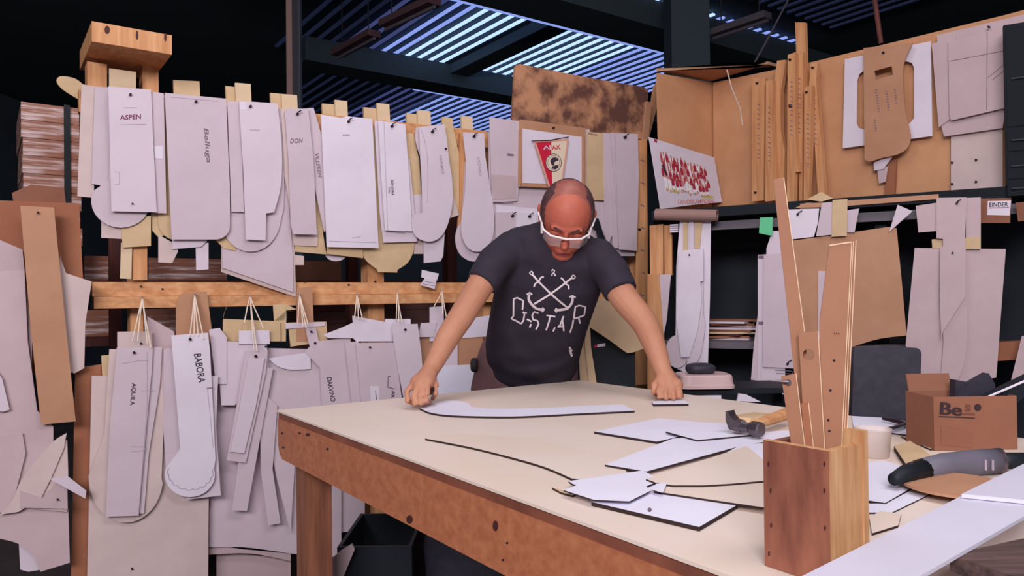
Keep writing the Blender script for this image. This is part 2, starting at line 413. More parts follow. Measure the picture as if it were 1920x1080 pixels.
# tan slats whose tops stick up behind the rail
tabs = [(325, 374, 150, 'tan'), (423, 443, 161, 'tan'), (441, 470, 155, 'tan_pale'), (507, 532, 174, 'tan'), (528, 557, 176, 'tan_pale'), (604, 632, 194, 'tan'), (628, 651, 187, 'tan_pale'),
        (682, 707, 201, 'tan'), (707, 730, 193, 'tan_pale'), (762, 785, 212, 'tan'), (783, 807, 206, 'tan_pale'), (829, 849, 219, 'tan'), (865, 886, 217, 'tan_pale')]
order = ['just right of the timber cap', 'darker one above the wide blank sheet', 'paler one above the wide blank sheet', 'darker one above the sheet marked DON', 'paler one above the sheet marked DON',
         'darker one above the plain white oblong', 'paler one above the plain white oblong', 'darker one above the two-layer sheet', 'paler one above the two-layer sheet', 'darker one above the hook-shaped template', 'paler one above the hook-shaped template', 'long one right of the hook-shaped template', 'one above the paddle-shaped template']
for i, (xa, xb, y, m) in enumerate(tabs):
    off = -0.045 - 0.0135 * (0 if m == 'tan_pale' else 1)
    o = sheet('wooden_stick', m, RACK, off, [(xa, y), (xb, y + 2.5), (xb + 3, y + 68), (xa + 3, y + 65)], 0.012, None, 'tan slat poking above the rack rail, ' + order[i], 'stick', 'slats poking above the rack rail')
# ---- first bay
tpl('cream', 0.008, [(153, 158), (180, 162), (176, 371), (145, 368)], 'narrow cream board at the outer end of the upper rack')
tpl('white_b', 0.016, [(178, 162), (207, 164), (207, 350), (172, 345)], 'narrow white board beside the cream one at the outer rack end')
tpl('white_b', 0.024, [(206, 166), (288, 172), (292, 350)] + arc(227, 376, 56, 51, -20, 200, 18) + [(203, 338)], 'white round-bottomed template behind the sheet marked ASPEN')
o = tpl('white_b', 0.032, [(280, 171), (307, 175), (312, 400), (286, 399)], 'narrow white sheet with a small pale sticker beside ASPEN')
sheet('sticker', 'white_c', RU, 0.0335, [(289, 274), (305, 274), (306, 298), (290, 297)], 0.001, o)
o = tpl('white_a', 0.042, [(203, 162), (283, 168), (288, 280), (294, 398), (209, 396)], 'white template sheet marked ASPEN')
text('ASPEN', RU, 0.042, (225, 225), (266, 223), 9, 'ink_red', o, 0.2); nail(244, 178, 0.042, o)
stroke([(233, 202), (256, 202)], 1.2, RU, 0.042, 'pencil_soft', o); stroke([(225, 234), (275, 233)], 1.0, RU, 0.042, 'pencil_soft', o); stroke([(215, 322), (224, 323), (224, 345), (215, 345)], 1, RU, 0.042, 'pencil_soft', o)
nail(248, 382, 0.042, o, 1.6)
tpl('cream', 0.010, [(190, 415), (232, 420), (232, 448), (190, 446)], 'small cream offcut hanging under the round-bottomed white template')
tpl('tan', 0.016, [(226, 405), (283, 405), (283, 461), (230, 464)], 'tan board end showing below the ASPEN sheet')
tpl('tan_pale', 0.004, [(227, 455), (248, 455), (246, 523), (225, 522)], 'pale tan slat hanging down to the rail under ASPEN')
sheet('wooden_stick', 'wood_v', RU, -0.004, [(250, 455), (276, 455), (276, 525), (249, 525)], 0.012, None, 'orange pine slat hanging down to the rail under ASPEN', 'stick')
# ---- second bay
tpl('tan', 0.012, [(296, 178), (345, 181), (345, 445)] + arc(330, 412, 34, 38, 90, 180, 8), 'tan template with rounded corner behind the Belluga board')
tpl('tan', 0.006, [(283, 400), (310, 400), (310, 440), (298, 446), (285, 432)], 'tan offcut between the ASPEN sheet and the Belluga board')
o = tpl('white_b', 0.040, [(309, 174), (424, 185), (427, 260), (431, 350)] + arc(404, 424, 27, 25, 0, 90, 8) + [(322, 449)], 'large white board with one rounded corner marked Belluga')
text('Belluga', RU, 0.040, (379, 240), (385, 305), 11, 'pencil', o, 0.15); nail(367, 191, 0.040, o)
stroke([(320, 182), (410, 190)], 0.8, RU, 0.040, 'pencil_soft', o)
tpl('white_a', 0.022, [(323, 440), (390, 440), (388, 452), (377, 463), (323, 467)], 'thin white strip showing under the Belluga board')
tpl('cream', 0.014, [(297, 440), (333, 460), (333, 473), (323, 493), (297, 492)], 'cream pointed offcut hanging under the Belluga board')
tpl('white_a', 0.016, [(367, 455), (391, 455), (391, 505), (368, 507)], 'short white strip hanging below the Belluga board')
# ---- third bay
tpl('cream', 0.006, [(415, 400), (420, 200), (530, 203), (553, 480), (555, 557), (415, 510)], 'large cream board with slanted lower edge over the rail')
o = tpl('white_b', 0.014, [(440, 205), (528, 205), (549, 480), (550, 548), (417, 502), (417, 400)], 'slightly smaller cream board layered on the slanted one')
tpl('tan', 0.018, [(400, 420), (440, 420), (442, 470), (420, 466), (403, 448)], 'tan curved offcut between the Belluga board and the round-bottomed sheet')
tpl('white_b', 0.024, [(440, 200), (530, 205), (534, 300), (532, 390)] + arc(470, 408, 56, 64, 0, 180, 18)[1:] + [(432, 390)], 'white round-bottomed sheet hung over the slanted cream board')
tpl('white_b', 0.034, [(426, 189), (450, 191), (458, 398), (434, 397)], 'narrow white strip left of the wide blank sheet')
o = tpl('white_a', 0.044, [(448, 189), (520, 194)] + sm([(520, 194), (528, 270), (527, 345), (514, 398)], 4)[1:] + [(499, 400), (498, 451), (461, 449), (457, 330)], 'wide blank white sheet with a stepped lower end and a nail hole')
nail(469, 200, 0.044, o); stroke([(468, 243), (487, 244)], 1.2, RU, 0.044, 'pencil_soft', o); sheet('sticker', 'white_c', RU, 0.0452, [(449, 191), (462, 192), (462, 206), (449, 206)], 0.001, o)
# ---- fourth bay
tpl('tan', 0.006, [(560, 260), (602, 262), (606, 440), (612, 477), (553, 472)], 'tan board showing between the DON sheet and the plain white oblong')
tpl('cream', 0.012, [(548, 430), (597, 430), (595, 462), (551, 460)], 'cream sheet end showing below the DON sheet')
tpl('cream', 0.004, [(553, 478), (570, 480), (570, 497), (553, 497)], 'little cream offcut under the DON sheets')
o = tpl('white_b', 0.022, [(556, 205), (588, 202)] + sm([(588, 202), (606, 264), (626, 330), (634, 385), (626, 418), (608, 435)], 4)[1:] + [(596, 380), (570, 250)], 'white template with curved side marked with slanting letters beside DON')
text('VILLEKEN', RU, 0.022, (590, 288), (597, 333), 7, 'pencil', o, 0.2)
tpl('cream', 0.028, [(527, 206), (548, 204), (560, 440), (551, 438), (534, 330)], 'narrow cream edge strip behind the DON sheet')
o = tpl('white_b', 0.038, [(534, 209), (538, 203), (578, 204), (588, 300), (594, 440), (550, 439), (545, 420), (541, 300)], 'white template sheet marked DON')
text('DON', RU, 0.038, (544, 269), (569, 268), 9, 'pencil', o, 0.3); hook(557, 214, 0.038, o)
# ---- fifth bay
tpl('tan', 0.010, [(613, 440), (679, 450), (681, 484), (613, 476)], 'tan strip showing under the plain white oblong')
tpl('white_a', -0.010, [(610, 470)] + arc(630, 476, 20, 14, 0, 180, 8), 'small white disc edge peeping out under the plain white oblong')
o = tpl('white_c', 0.034, [(602, 215), (640, 221), (650, 218), (698, 223), (710, 465), (613, 463), (607, 330)], 'plain white oblong sheet with a hook, brightest of the upper rack')
hook(653, 228, 0.034, o); stroke([(642, 253), (656, 253)], 1.6, RU, 0.034, 'pencil', o); stroke([(617, 452), (706, 455)], 0.9, RU, 0.034, 'pencil_soft', o); stroke([(660, 446), (672, 445), (677, 442)], 0.9, RU, 0.034, 'pencil_soft', o)
# ---- sixth bay
tpl('tan', 0.004, [(700, 240), (765, 250), (777, 440)] + sm([(777, 440), (776, 468), (765, 492), (745, 506)], 4)[1:] + [(745, 511), (709, 510), (707, 505)] + sm([(707, 505), (690, 492), (680, 478), (676, 460)], 4)[1:], 'big tan template with rounded lower end under the two-layer narrow sheet')
tpl('white_a', 0.018, [(702, 226), (715, 226), (768, 300), (782, 453), (719, 455), (712, 400)], 'longer white under-layer of the two-layer narrow sheet')
o = tpl('white_c', 0.030, [(709, 226), (760, 233), (767, 330), (773, 434), (722, 432), (715, 330)], 'upper layer of the two-layer narrow white sheet, with upright writing')
text('FIRENZE', RU, 0.030, (739, 365), (737, 337), 5, 'ink', o); text('GINO', RU, 0.030, (731, 363), (732, 351), 4, 'pencil', o)
hook(734, 237, 0.030, o); stroke([(720, 228), (727, 433)], 0.9, RU, 0.030, 'pencil_soft', o); stroke([(724, 432), (760, 435)], 1.2, RU, 0.030, 'pencil', o)
tpl('tan', -0.002, [(763, 250), (775, 250), (786, 300), (790, 365), (770, 366)], 'tan board visible left of the hook-shaped template')
tpl('white_a', 0.002, [(772, 366), (790, 364), (793, 402), (774, 402)], 'small white board end left of the hook-shaped template')
# ---- seventh bay: hook-shaped template
tpl('tan', -0.006, [(829, 222), (848, 222), (851, 245), (868, 322), (862, 397), (840, 400)], 'long tan board hanging right of the hook-shaped template')
tpl('cream', 0.008, [(845, 355), (852, 372), (861, 403), (844, 409)], 'cream triangular offcut right of the hook-shaped template')
tpl('white_b', 0.016, [(778, 239)] + sm([(780, 240), (779, 262), (787, 290)], 4) + [(800, 300), (800, 240)], 'narrow white curved strip behind the hook-shaped template')
o = tpl('white_a', 0.030, [(786, 238), (833, 233)] + sm([(838, 260), (842, 300), (848, 340), (848, 385), (838, 425), (824, 446), (806, 453), (786, 448), (773, 432), (771, 414), (778, 402), (792, 399)], 4) + [(791, 340), (788, 290)], 'white hook-shaped template with a ball end')
hook(810, 247, 0.030, o); nail(835, 279, 0.030, o, 1.6)
text('HERMES', RU, 0.030, (823, 290), (828, 327), 6, 'pencil_soft', o, 0.2); stroke(sm([(790, 243), (798, 270), (802, 310), (802, 380)], 5), 1.0, RU, 0.030, 'pencil_soft', o)
tpl('white_a', 0.010, [(795, 440), (834, 435), (831, 480), (826, 490), (795, 493)], 'short white strip hanging under the hook-shaped template')
tpl('cream', -0.004, [(775, 440), (796, 440), (796, 476), (776, 476)], 'cream scrap behind the ball end of the hook-shaped template')
# ---- eighth bay: paddle-shaped template
tpl('white_b', 0.010, [(872, 303), (880, 303), (905, 380)] + sm([(922, 430), (915, 470), (897, 488), (880, 489), (862, 476), (854, 452), (857, 430), (866, 415)], 4), 'larger white round-ended under-layer behind the paddle-shaped template')
o = tpl('white_a', 0.026, [(868, 248), (908, 250)] + sm([(910, 293), (918, 345), (926, 395), (925, 440), (914, 463), (897, 472), (878, 465), (866, 440), (866, 405), (872, 360), (874, 300)], 4), 'white paddle-shaped template with a rounded lower end')
hook(888, 256, 0.026, o); text('LAZARO', RU, 0.026, (895, 294), (898, 330), 6, 'pencil_soft', o, 0.2)
sheet('wooden_stick', 'wood_v', RU, 0.001, [(862, 250), (870, 250), (874, 300), (868, 450), (858, 450), (862, 380)], 0.012, None, 'orange wooden slat left of the paddle-shaped template', 'stick')
# ---- notice area at the far end of the rack
sheet('backing_panel', 'white_b', RU, 0.012, [(917, 245), (1190, 262), (1190, 480), (917, 480)], 0.006, None, 'white backing panel behind the notices at the rack end', 'panel')
o = tpl('white_b', 0.022, [(918, 220), (973, 227), (974, 345), (970, 377), (923, 380)], 'grey-white sheet with a small smudge beside the framed pennant')
stroke([(951, 290), (963, 291)], 4, RU, 0.022, 'pencil', o); stroke([(925, 379), (962, 380)], 1.2, RU, 0.022, 'pencil', o)
sheet('taped_paper', 'pinkish', RU, 0.0235, [(922, 327), (968, 330), (968, 372), (925, 374)], 0.001, o)
o = tpl('white_c', 0.020, [(930, 384), (1012, 392), (1012, 470), (935, 470)], 'white sheet pinned under the smudged grey-white sheet')
o = tpl('white_b', 0.026, [(929, 398), (966, 398), (968, 470), (930, 470)], 'small grey sheet with a pin beside the shoulder of the worker')
hook(960, 405, 0.026, o); o2 = tpl('white_c', 0.027, [(969, 398), (1005, 400), (1005, 470), (971, 470)], 'small white sheet with a pin above the shoulder of the worker'); hook(992, 406, 0.027, o2)
# framed board with the pennant
fr = sheet('picture_frame', 'hardboard', RU, 0.030, [(975, 224), (1098, 240), (1098, 356), (973, 350)], 0.012, None, 'wooden framed board with white paper behind the pennant', 'frame')
sheet('paper_insert', 'white_c', RU, 0.0315, [(979, 241), (1092, 257), (1091, 346), (980, 343)], 0.0012, fr)
for i, (a, b) in enumerate((((975, 224), (979, 240)), ((1092, 240), (1098, 356)))): pass
def bar(a, b, w, off, m, parent, name, th=0.006):
    dx, dy = b[0] - a[0], b[1] - a[1]; L = math.hypot(dx, dy); nx, ny = -dy / L * w / 2, dx / L * w / 2
    return sheet(name, m, RU, off, [(a[0] + nx, a[1] + ny), (b[0] + nx, b[1] + ny), (b[0] - nx, b[1] - ny), (a[0] - nx, a[1] - ny)], th, parent)
for a, b in (((977, 241), (975, 350)), ((975, 347), (1095, 353)), ((1094, 255), (1094, 353))): bar(a, b, 4.5, 0.037, 'hardboard', fr, 'moulding', 0.007)
nail(1037, 240, 0.030, fr, 1.8)
# pennant
pn = sheet('pennant', 'red', RU, 0.046, [(1003, 265), (1066, 261), (1050, 372), (1036, 372)], 0.003, None, 'small red and white fabric pennant with lettering and a round crest', 'pennant')
mat('pennant_cream', (226, 206, 184), 0.7); mat('pennant_trim', (214, 160, 140), 0.7)
sheet('white_half', 'pennant_cream', RU, 0.0470, [(1034, 265), (1063, 263), (1048, 370), (1037, 370), (1034, 300)], 0.0009, pn)
for a, b in (((1003, 265), (1037, 372)), ((1065, 262), (1049, 372)), ((1003, 266), (1066, 262))): bar(a, b, 3.0, 0.0478, 'pennant_trim', pn, 'fringe', 0.0015)
text('AJ', RU, 0.0474, (1019, 283), (1033, 281), 9, 'white_c', pn); text('AX', RU, 0.0478, (1035, 281), (1051, 279.5), 8, 'red', pn)
o = sheet('crest_disc', 'pennant_cream', RU, 0.0476, arc(1038, 305, 15, 17, 0, 360, 24)[:-1], 0.0006, pn)
def ring(cx, cy, rx, ry, w, off, m, par, n=28):
    out = [RU.hit(x, y, off) for x, y in arc(cx, cy, rx, ry, 0, 360, n)[:-1]]; inn = [RU.hit(x, y, off) for x, y in arc(cx, cy, rx - w, ry - w, 0, 360, n)[:-1]]
    V, Fc = prism(out, RU.n * 0.0004, [inn]); mk('crest_ring', V, Fc, m, par)
ring(1038, 305, 15, 17, 1.0, 0.0478, 'ink', pn); ring(1038, 305, 11.5, 13.5, 0.8, 0.0478, 'pencil', pn)
sheet('crest_head', 'ink', RU, 0.0484, [(1032, 302), (1033, 298), (1037, 295.5), (1042, 295), (1047, 298), (1047, 301), (1042, 302.5), (1039, 305), (1040, 308), (1037, 311), (1033.5, 308)], 0.0004, pn)
sheet('crest_beard', 'ink', RU, 0.0484, [(1034.5, 312), (1039, 311), (1043, 309), (1046.5, 310), (1047, 314), (1042, 317.5), (1036, 316.5)], 0.0004, pn)
V, Fc = tube([RU.hit(997, 264.5, 0.046), RU.hit(1032, 263, 0.05), RU.hit(1066, 257, 0.046)], 0.0025, 6); mk('hanging_rod', V, Fc, 'nail_mat', pn)
# right of the frame
tpl('white_b', 0.020, [(1096, 242), (1106, 243), (1106, 400), (1096, 398)], 'slim white strip between the pennant frame and the tan notice board')
o = sheet('notice_board', 'tan', RU, 0.028, [(1101, 247), (1136, 250), (1133, 376), (1101, 374)], 0.004, None, 'tan notice board strip right of the framed pennant', 'board')
text('Kleuren', RU, 0.028, (1103, 252), (1120, 255), 4, 'ink_red', o)
tpl('white_b', 0.022, [(1100, 378), (1132, 380), (1134, 470), (1100, 470)], 'white sheet pinned under the tan notice board strip')
sheet('hanging_bag', 'black', RU, 0.062, [(1108, 410), (1122, 409), (1135, 450), (1128, 462), (1122, 430), (1112, 425)], 0.02, None, 'black strap looped over the white sheet by the worker', 'strap')
tpl('white_b', 0.030, [(1132, 249), (1147, 250), (1152, 430), (1140, 460), (1134, 440)], 'white narrow strip pair left of the tall white sheet')
tpl('white_b', 0.036, [(1138, 250), (1150, 250), (1160, 465), (1150, 466)], 'narrow white strip lapped by the tall white sheet')
o = tpl('white_b', 0.046, [(1145, 249), (1196, 251), (1198, 330), (1194, 470), (1162, 468), (1154, 350)], 'tall white sheet hung on a hook at the far rack post')
hook(1171, 258, 0.046, o); stroke([(1153, 252), (1160, 467)], 0.9, RU, 0.046, 'pencil_soft', o)
# stained board propped above the notices
sheet('stained_board', 'stain_board', RACK, -0.06, [(966, 128)] + arc(975, 129, 9, 9, 180, 270, 4) + [(1090, 143), (1205, 163)] + arc(1206, 173, 9, 9, -80, 0, 4) + [(1213, 262), (960, 240)], 0.015, None, 'brown stained board propped above the pennant', 'board')
sheet('wooden_stick', 'hardboard', RACK, -0.045, [(1212, 190), (1222, 192), (1216, 262), (1205, 262)], 0.01, None, 'short upright slat right of the stained board', 'stick')
sheet('wooden_stick', 'hardboard_b', RACK, -0.10, [(1226, 165), (1234, 150), (1232, 200), (1218, 255), (1212, 255)], 0.01, None, 'leaning slat against the open shelf corner', 'stick')
# long measuring stick on the post
o = sheet('measuring_stick', 'wood_v', RU, 0.020, [(1198, 262), (1213, 262), (1216, 720), (1192, 722), (1196, 480)], 0.015, None, 'long yellow pine measuring stick on the far rack post', 'stick')
for k in range(9): stroke([(1201 + k % 2, 300 + 42 * k), (1209, 303 + 42 * k)], 2, RU, 0.020, 'pencil', o, 'pencil_mark')
nail(1198, 430, 0.02, o, 2)
# little notes on the beam
o = sheet('note', 'white_c', RU, 0.012, [(791, 506), (823, 513), (819, 527), (790, 520)], 0.001, None, 'white paper note pinned on the beam', 'note', 'notes on the beam')
o = sheet('note', 'white_c', RU, 0.015, [(797, 521), (819, 522), (815, 542), (788, 534)], 0.001, None, 'ruled white paper note below the pinned note on the beam', 'note', 'notes on the beam')
stroke([(794, 527), (816, 531)], 0.8, RU, 0.015, 'pencil', o); stroke([(792, 532), (815, 536)], 0.8, RU, 0.015, 'pencil', o)
for x, y in ((264, 537), (304, 542), (571, 528), (703, 528), (653, 534)): nail(x, y, 0.0, beam, 1.6, RACK)
# ================================================================ lower row, hung by cords from the beam ledge
GL = 'templates hung below the rack beam'
def low(m, off, outline, label, **k): return tpl(m, off, outline, label, group=GL, **k)
# boards standing behind the hanging ones
low('cardboard', 0.03, [(141, 690), (190, 683), (192, 760), (165, 1090), (133, 1090)], 'brown cardboard strip standing behind the big pale board', name='cardboard_strip', cat='board')
low('tan', 0.034, [(190, 667), (216, 664), (216, 710), (192, 712)], 'small tan board corner left of the AQUILA sheet')
low('pinkish', 0.02, [(148, 972), (172, 970), (164, 1043), (147, 1042)], 'small pinkish board edge beside the big pale board')
low('cream', 0.05, [(172, 705), (395, 705), (392, 860), (390, 1120), (163, 1120)], 'big pale board standing on the floor under AQUILA and BABORA', th=0.012, name='large_board', cat='board')
nail(247, 1066, 0.05, bpy.data.objects['large_board'], 2)
low('white_b', 0.02, [(395, 650), (600, 655), (640, 800), (640, 1045), (545, 1038)] + sm([(520, 1034), (455, 1026), (392, 1026)], 4), 'wide lavender board behind the narrow hanging strips')
low('pinkish', 0.01, [(391, 1020), (455, 1030), (545, 1038), (545, 1052)] + sm([(545, 1052), (470, 1038), (392, 1040)], 4)[1:], 'thin pinkish board edge under the wide lavender board')
low('pinkish', -0.03, [(406, 1036), (545, 1046), (545, 1120), (406, 1120)], 'dull pinkish board standing on the floor under the wide lavender board', name='large_board', cat='board')
low('white_b', 0.0, [(560, 700), (760, 690), (760, 800), (684, 800), (684, 995), (612, 1000), (590, 1100), (560, 1100)], 'pink-white board standing behind the table leg', name='large_board', cat='board')
low('white_a', 0.01, [(588, 800), (612, 800), (610, 985), (588, 986)], 'narrow white board edge beside the table leg')
# tan pieces right under the beam
low('hardboard', 0.028, sm([(330, 575), (338, 553), (365, 548), (388, 546)], 3) + [(392, 580), (400, 640), (330, 640)], 'brown hardboard piece hung high beneath the beam behind BABORA cords')
low('tan', 0.027, sm([(418, 620), (420, 590), (432, 565), (455, 550), (480, 545)], 4) + [(555, 556), (556, 580), (537, 582), (536, 640), (420, 640)], 'tan board with a rounded shoulder hung beneath the beam', holes=[[(512, 571), (536, 570), (537, 600), (514, 602)]])
low('hardboard', 0.032, [(557, 540), (585, 538), (588, 600), (588, 640), (556, 640)], 'hardboard strip hung beneath the beam right of the rounded tan board')
low('pinkish', 0.036, [(276, 593), (327, 622), (328, 680), (280, 680)], 'pinkish board with a slanted top left of BABORA')
# AQUILA group
low('cream', 0.060, [(220, 622), (285, 621), (286, 670), (220, 670)], 'cream board end with a nail above the AQUILA sheet'); nail(264, 644, 0.060, bpy.data.objects['large_board'], 2)
low('cream', 0.066, [(285, 655), (320, 653), (308, 760), (303, 895)] + arc(236, 893, 70, 87, 0, 180, 20)[1:] + [(196, 815), (205, 655)], 'cream round-bottomed template behind the AQUILA sheet')
low('white_b', 0.076, [(286, 651), (304, 651), (300, 720), (279, 850), (270, 963), (255, 963)], 'narrow lavender strip lapped by the AQUILA sheet')
o = low('white_b', 0.086, [(219, 652), (287, 650), (284, 700), (273, 815), (260, 967), (198, 969), (206, 800)], 'tall lavender sheet marked AQUILA')
text('AQUILA', RU, 0.086, (246, 718), (242, 760), 9, 'ink', o); nail(251, 661, 0.086, o)
for pts in ([(228, 682), (262, 676), (278, 676)], [(265, 733), (288, 731)], [(245, 847), (272, 845), (271, 838), (246, 837)], [(276, 660), (276, 760), (260, 960)]): stroke(pts, 0.9, RU, 0.086, 'pencil_soft', o)
# BABORA group
low('white_b', 0.070, [(307, 655), (330, 653), (338, 850), (311, 880), (306, 800)], 'narrow white sheet edge between AQUILA and BABORA')
low('white_a', 0.078, [(385, 706), (409, 705), (405, 800), (414, 929), (350, 937), (345, 900)], 'white oblong sheet lapped by the BABORA template')
o = low('white_c', 0.092, [(321, 629), (390, 624), (394, 660), (404, 860)] + arc(356, 890, 47, 42, -15, 195, 18) + [(338, 842), (330, 740)], 'white template marked BABORA with a rounded notched end')
text('BABORA', RU, 0.092, (363, 664), (372, 718), 13, 'ink', o, 0.1); nail(356, 636, 0.092, o)
stroke([(x + 2 * math.cos(k * 2.1), y + 2 * math.sin(k * 2.1)) for k, (x, y) in enumerate(arc(357, 884, 42, 34, -10, 190, 30))], 1.2, RU, 0.092, 'pencil_soft', o, 'scalloped_line')
stroke([(388, 728), (399, 727)], 2, RU, 0.092, 'pencil', o); stroke([(389, 728), (400, 840)], 0.9, RU, 0.092, 'pencil_soft', o)
low('white_a', 0.060, [(392, 618), (412, 615), (425, 632), (425, 720), (405, 720), (395, 640)], 'white crumpled-edged sheet right of BABORA')
# middle group of narrow strips
low('white_a', 0.055, [(425, 640), (500, 643), (505, 700), (440, 760), (415, 760), (410, 690)], 'plain lavender sheet behind the narrow strips')
low('white_c', 0.062, [(448, 620), (505, 619), (506, 645), (448, 645)], 'small white piece with a hole above the narrow strips'); 
low('tan', 0.04, [(455, 608), (525, 604), (526, 640), (455, 640)], 'tan piece with white edge above the narrow strips')
low('white_b', 0.070, [(486, 690), (512, 690), (463, 958), (435, 957), (448, 860)], 'long narrow lavender strip hanging below the short ones')
low('white_b', 0.060, [(487, 780), (497, 740), (520, 760), (511, 880), (526, 981), (503, 985), (490, 890)], 'long narrow strip slanting down beside the table leg')
o = low('white_b', 0.080, [(460, 658), (502, 657), (498, 700), (461, 868), (425, 863), (444, 760)], 'broad narrow-ended strip with a nail hole among the hanging strips'); nail(479, 668, 0.080, o); nail(498, 650, 0.080, o, 2)
low('white_a', 0.088, [(466, 672), (496, 672), (480, 760), (458, 850), (432, 847), (450, 760)], 'short upper strip layered on the broad narrow-ended strip')
# sheet with the white cut-out, DAKVINO and following
low('white_b', 0.046, [(500, 680), (600, 668), (606, 700), (612, 800), (555, 830), (545, 1000), (520, 900), (500, 800)], 'wide plain lavender sheet left of DAKVINO')
low('white_c', 0.056, [(503, 672), (582, 660), (583, 692)] + sm([(583, 692), (543, 693), (520, 686), (503, 672)], 3)[1:-1], 'white cut-off sheet corner with a curved lower edge')
low('tan', 0.030, [(540, 605), (612, 603), (614, 640), (545, 650)], 'tan board top behind the DAKVINO sheet')
low('white_a', 0.034, [(535, 606), (610, 604), (609, 611), (536, 617)], 'thin white strip lying level above the DAKVINO sheet')
low('white_b', 0.050, [(573, 614), (592, 614), (600, 650), (588, 668), (578, 640)], 'narrow white piece with two nail holes above DAKVINO'); nail(583, 622, 0.056, bpy.data.objects['large_board'], 2); nail(590, 643, 0.056, bpy.data.objects['large_board'], 2)
o = low('white_b', 0.058, [(572, 660), (590, 640), (657, 633), (662, 700), (668, 800), (606, 800), (600, 690)], 'lavender sheet marked DAKVINO near the table corner')
text('DAKVINO', RU, 0.058, (612, 708), (620, 754), 10, 'ink', o, 0.2)
low('white_c', 0.066, [(606, 628), (640, 615), (662, 605), (661, 592), (735, 606), (735, 640), (668, 640), (662, 634), (616, 634)], 'bright white sheet with a slanted top above the table corner')
low('white_b', 0.070, [(647, 642), (672, 640), (680, 800), (664, 800)], 'narrow sheet edge right of DAKVINO')
o = low('white_b', 0.078, [(667, 643), (740, 642), (746, 690), (760, 800), (684, 800), (676, 740)], 'wide lavender sheet with pencilled letters beside the worker')
stroke([(732, 706), (728, 706), (727, 726), (736, 728)], 1.2, RU, 0.078, 'ink', o); text('LAR', RU, 0.078, (735, 728), (733, 746), 7, 'ink', o); nail(693, 651, 0.078, o, 1.8)
sheet('sticker', 'white_c', RU, 0.0792, [(694, 724), (711, 724), (712, 760), (696, 760)], 0.001, o); stroke([(704, 732), (706, 750)], 1.2, RU, 0.0794, 'ink', o)
low('white_c', 0.060, [(722, 598), (770, 598), (770, 640), (725, 640)], 'small white sheet top behind the plain one by the forearm')
o = low('white_a', 0.086, [(734, 610), (783, 607), (790, 660), (800, 800), (768, 800), (746, 690)], 'plain white sheet with a nail hole by the forearm of the worker'); nail(759, 618, 0.086, o, 2)
low('hardboard', 0.028, [(783, 630), (842, 630), (842, 705), (790, 705)], 'tan hardboard sheet behind the forearm of the worker')
low('white_a', 0.044, [(790, 606), (820, 604), (812, 632), (784, 632)], 'white scrap hung above the hardboard sheet')
low('white_a', 0.040, [(806, 576), (832, 574), (832, 640), (806, 640)], 'white and tan scrap hung right under the notes')
low('white_a', 0.050, [(832, 640), (858, 632), (858, 720), (820, 720)], 'white sheet between forearm and hip of the worker')
low('hardboard', 0.036, [(856, 628), (905, 627), (905, 684), (858, 684)], 'tan hardboard sheet beside the hip of the worker')
low('white_c', 0.040, [(865, 600), (925, 590), (925, 630), (868, 634)], 'white slanted sheet top behind the waist of the worker')
sheet('large_board', 'paper', RU, 0.10, [(820, 690), (826, 686), (908, 683), (908, 900), (820, 900)], 0.012, None, 'white smooth board standing between the worker and the table', 'board')
# cords
def cords(x, y, ends, label):
    parts = []
    for ex, ey in ends:
        parts.append(tube([RU.hit(x, y, 0.045), RU.hit((x * 2 + ex) / 3 + random.uniform(-1, 1), (y * 2 + ey) / 3, 0.07), RU.hit(ex, ey, 0.095)], 0.0022, 6))
    t = thing('string_loop', RU.hit(x, y, 0.045), label, 'string', 'cords looped over nails in the beam')
    for v, f in parts: mk('strand', v, f, 'cord', t)
    V, Fc = tube([RU.hit(x, y - 1, 0.018), RU.hit(x, y - 2, 0.055)], 0.003, 8); mk('nail', V, Fc, 'steel', t)
cords(267, 559, [(248, 640), (258, 640), (276, 644), (283, 652)], 'white string loops carrying the AQUILA sheet')
cords(365, 553, [(356, 632), (364, 630), (372, 630), (382, 636)], 'white string loops carrying the BABORA template')
cords(469, 556, [(458, 606), (476, 655), (482, 658), (494, 615)], 'white string loops carrying the narrow strips')
cords(562, 553, [(558, 608), (568, 612), (574, 615), (578, 610)], 'white string loops carrying the DAKVINO sheet')
cords(669, 552, [(665, 595), (672, 598), (680, 600)], 'white string loops over the bright white slanted sheet')
cords(745, 549, [(743, 600), (748, 604), (754, 606)], 'white string loops over the plain sheet by the forearm')
cords(829, 545, [(813, 576), (830, 590), (838, 600)], 'white string loops over the scraps under the notes')

# ================================================================ boards leaning at the outer end of the rack
GE = 'boards leaning at the outer rack end'
def end(m, off, outline, label, **k): return tpl(m, off, outline, label, group=GE, **k)  # lavender boards take a darker white that imitates vignetting at the view edge
end('cardboard', 0.03, [(-60, 374), (148, 381), (156, 530), (158, 700), (-60, 700)], 'brown cardboard sheet behind the long hardboard strip', name='cardboard_sheet', cat='board', th=0.008)
end('carton', 0.02, [(22, 362), (58, 346), (120, 352), (124, 385), (26, 382)], 'torn brown carton flap above the cardboard sheet', name='carton_flap', cat='board')
end('pinkish', 0.06, [(-60, 445), (0, 450), (42, 468), (60, 640), (60, 800), (-60, 800)], 'pinkish board with a slanted top at the outer end')
end('white_d', 0.075, [(-60, 512), (46, 506), (52, 640), (70, 770), (100, 800), (100, 960), (-60, 960)], 'large lavender board left of the hardboard strip')
end('cream', 0.07, [(112, 480), (124, 512), (172, 528), (160, 605), (158, 690), (140, 700), (110, 690)], 'cream board with a cut shoulder right of the hardboard strip')
o = end('hardboard', 0.10, [(38, 386), (101, 389), (118, 560), (142, 790), (77, 796), (58, 620)], 'long brown hardboard strip with a hole hung at the outer end', th=0.006); nail(71, 399, 0.10, o, 2.2)
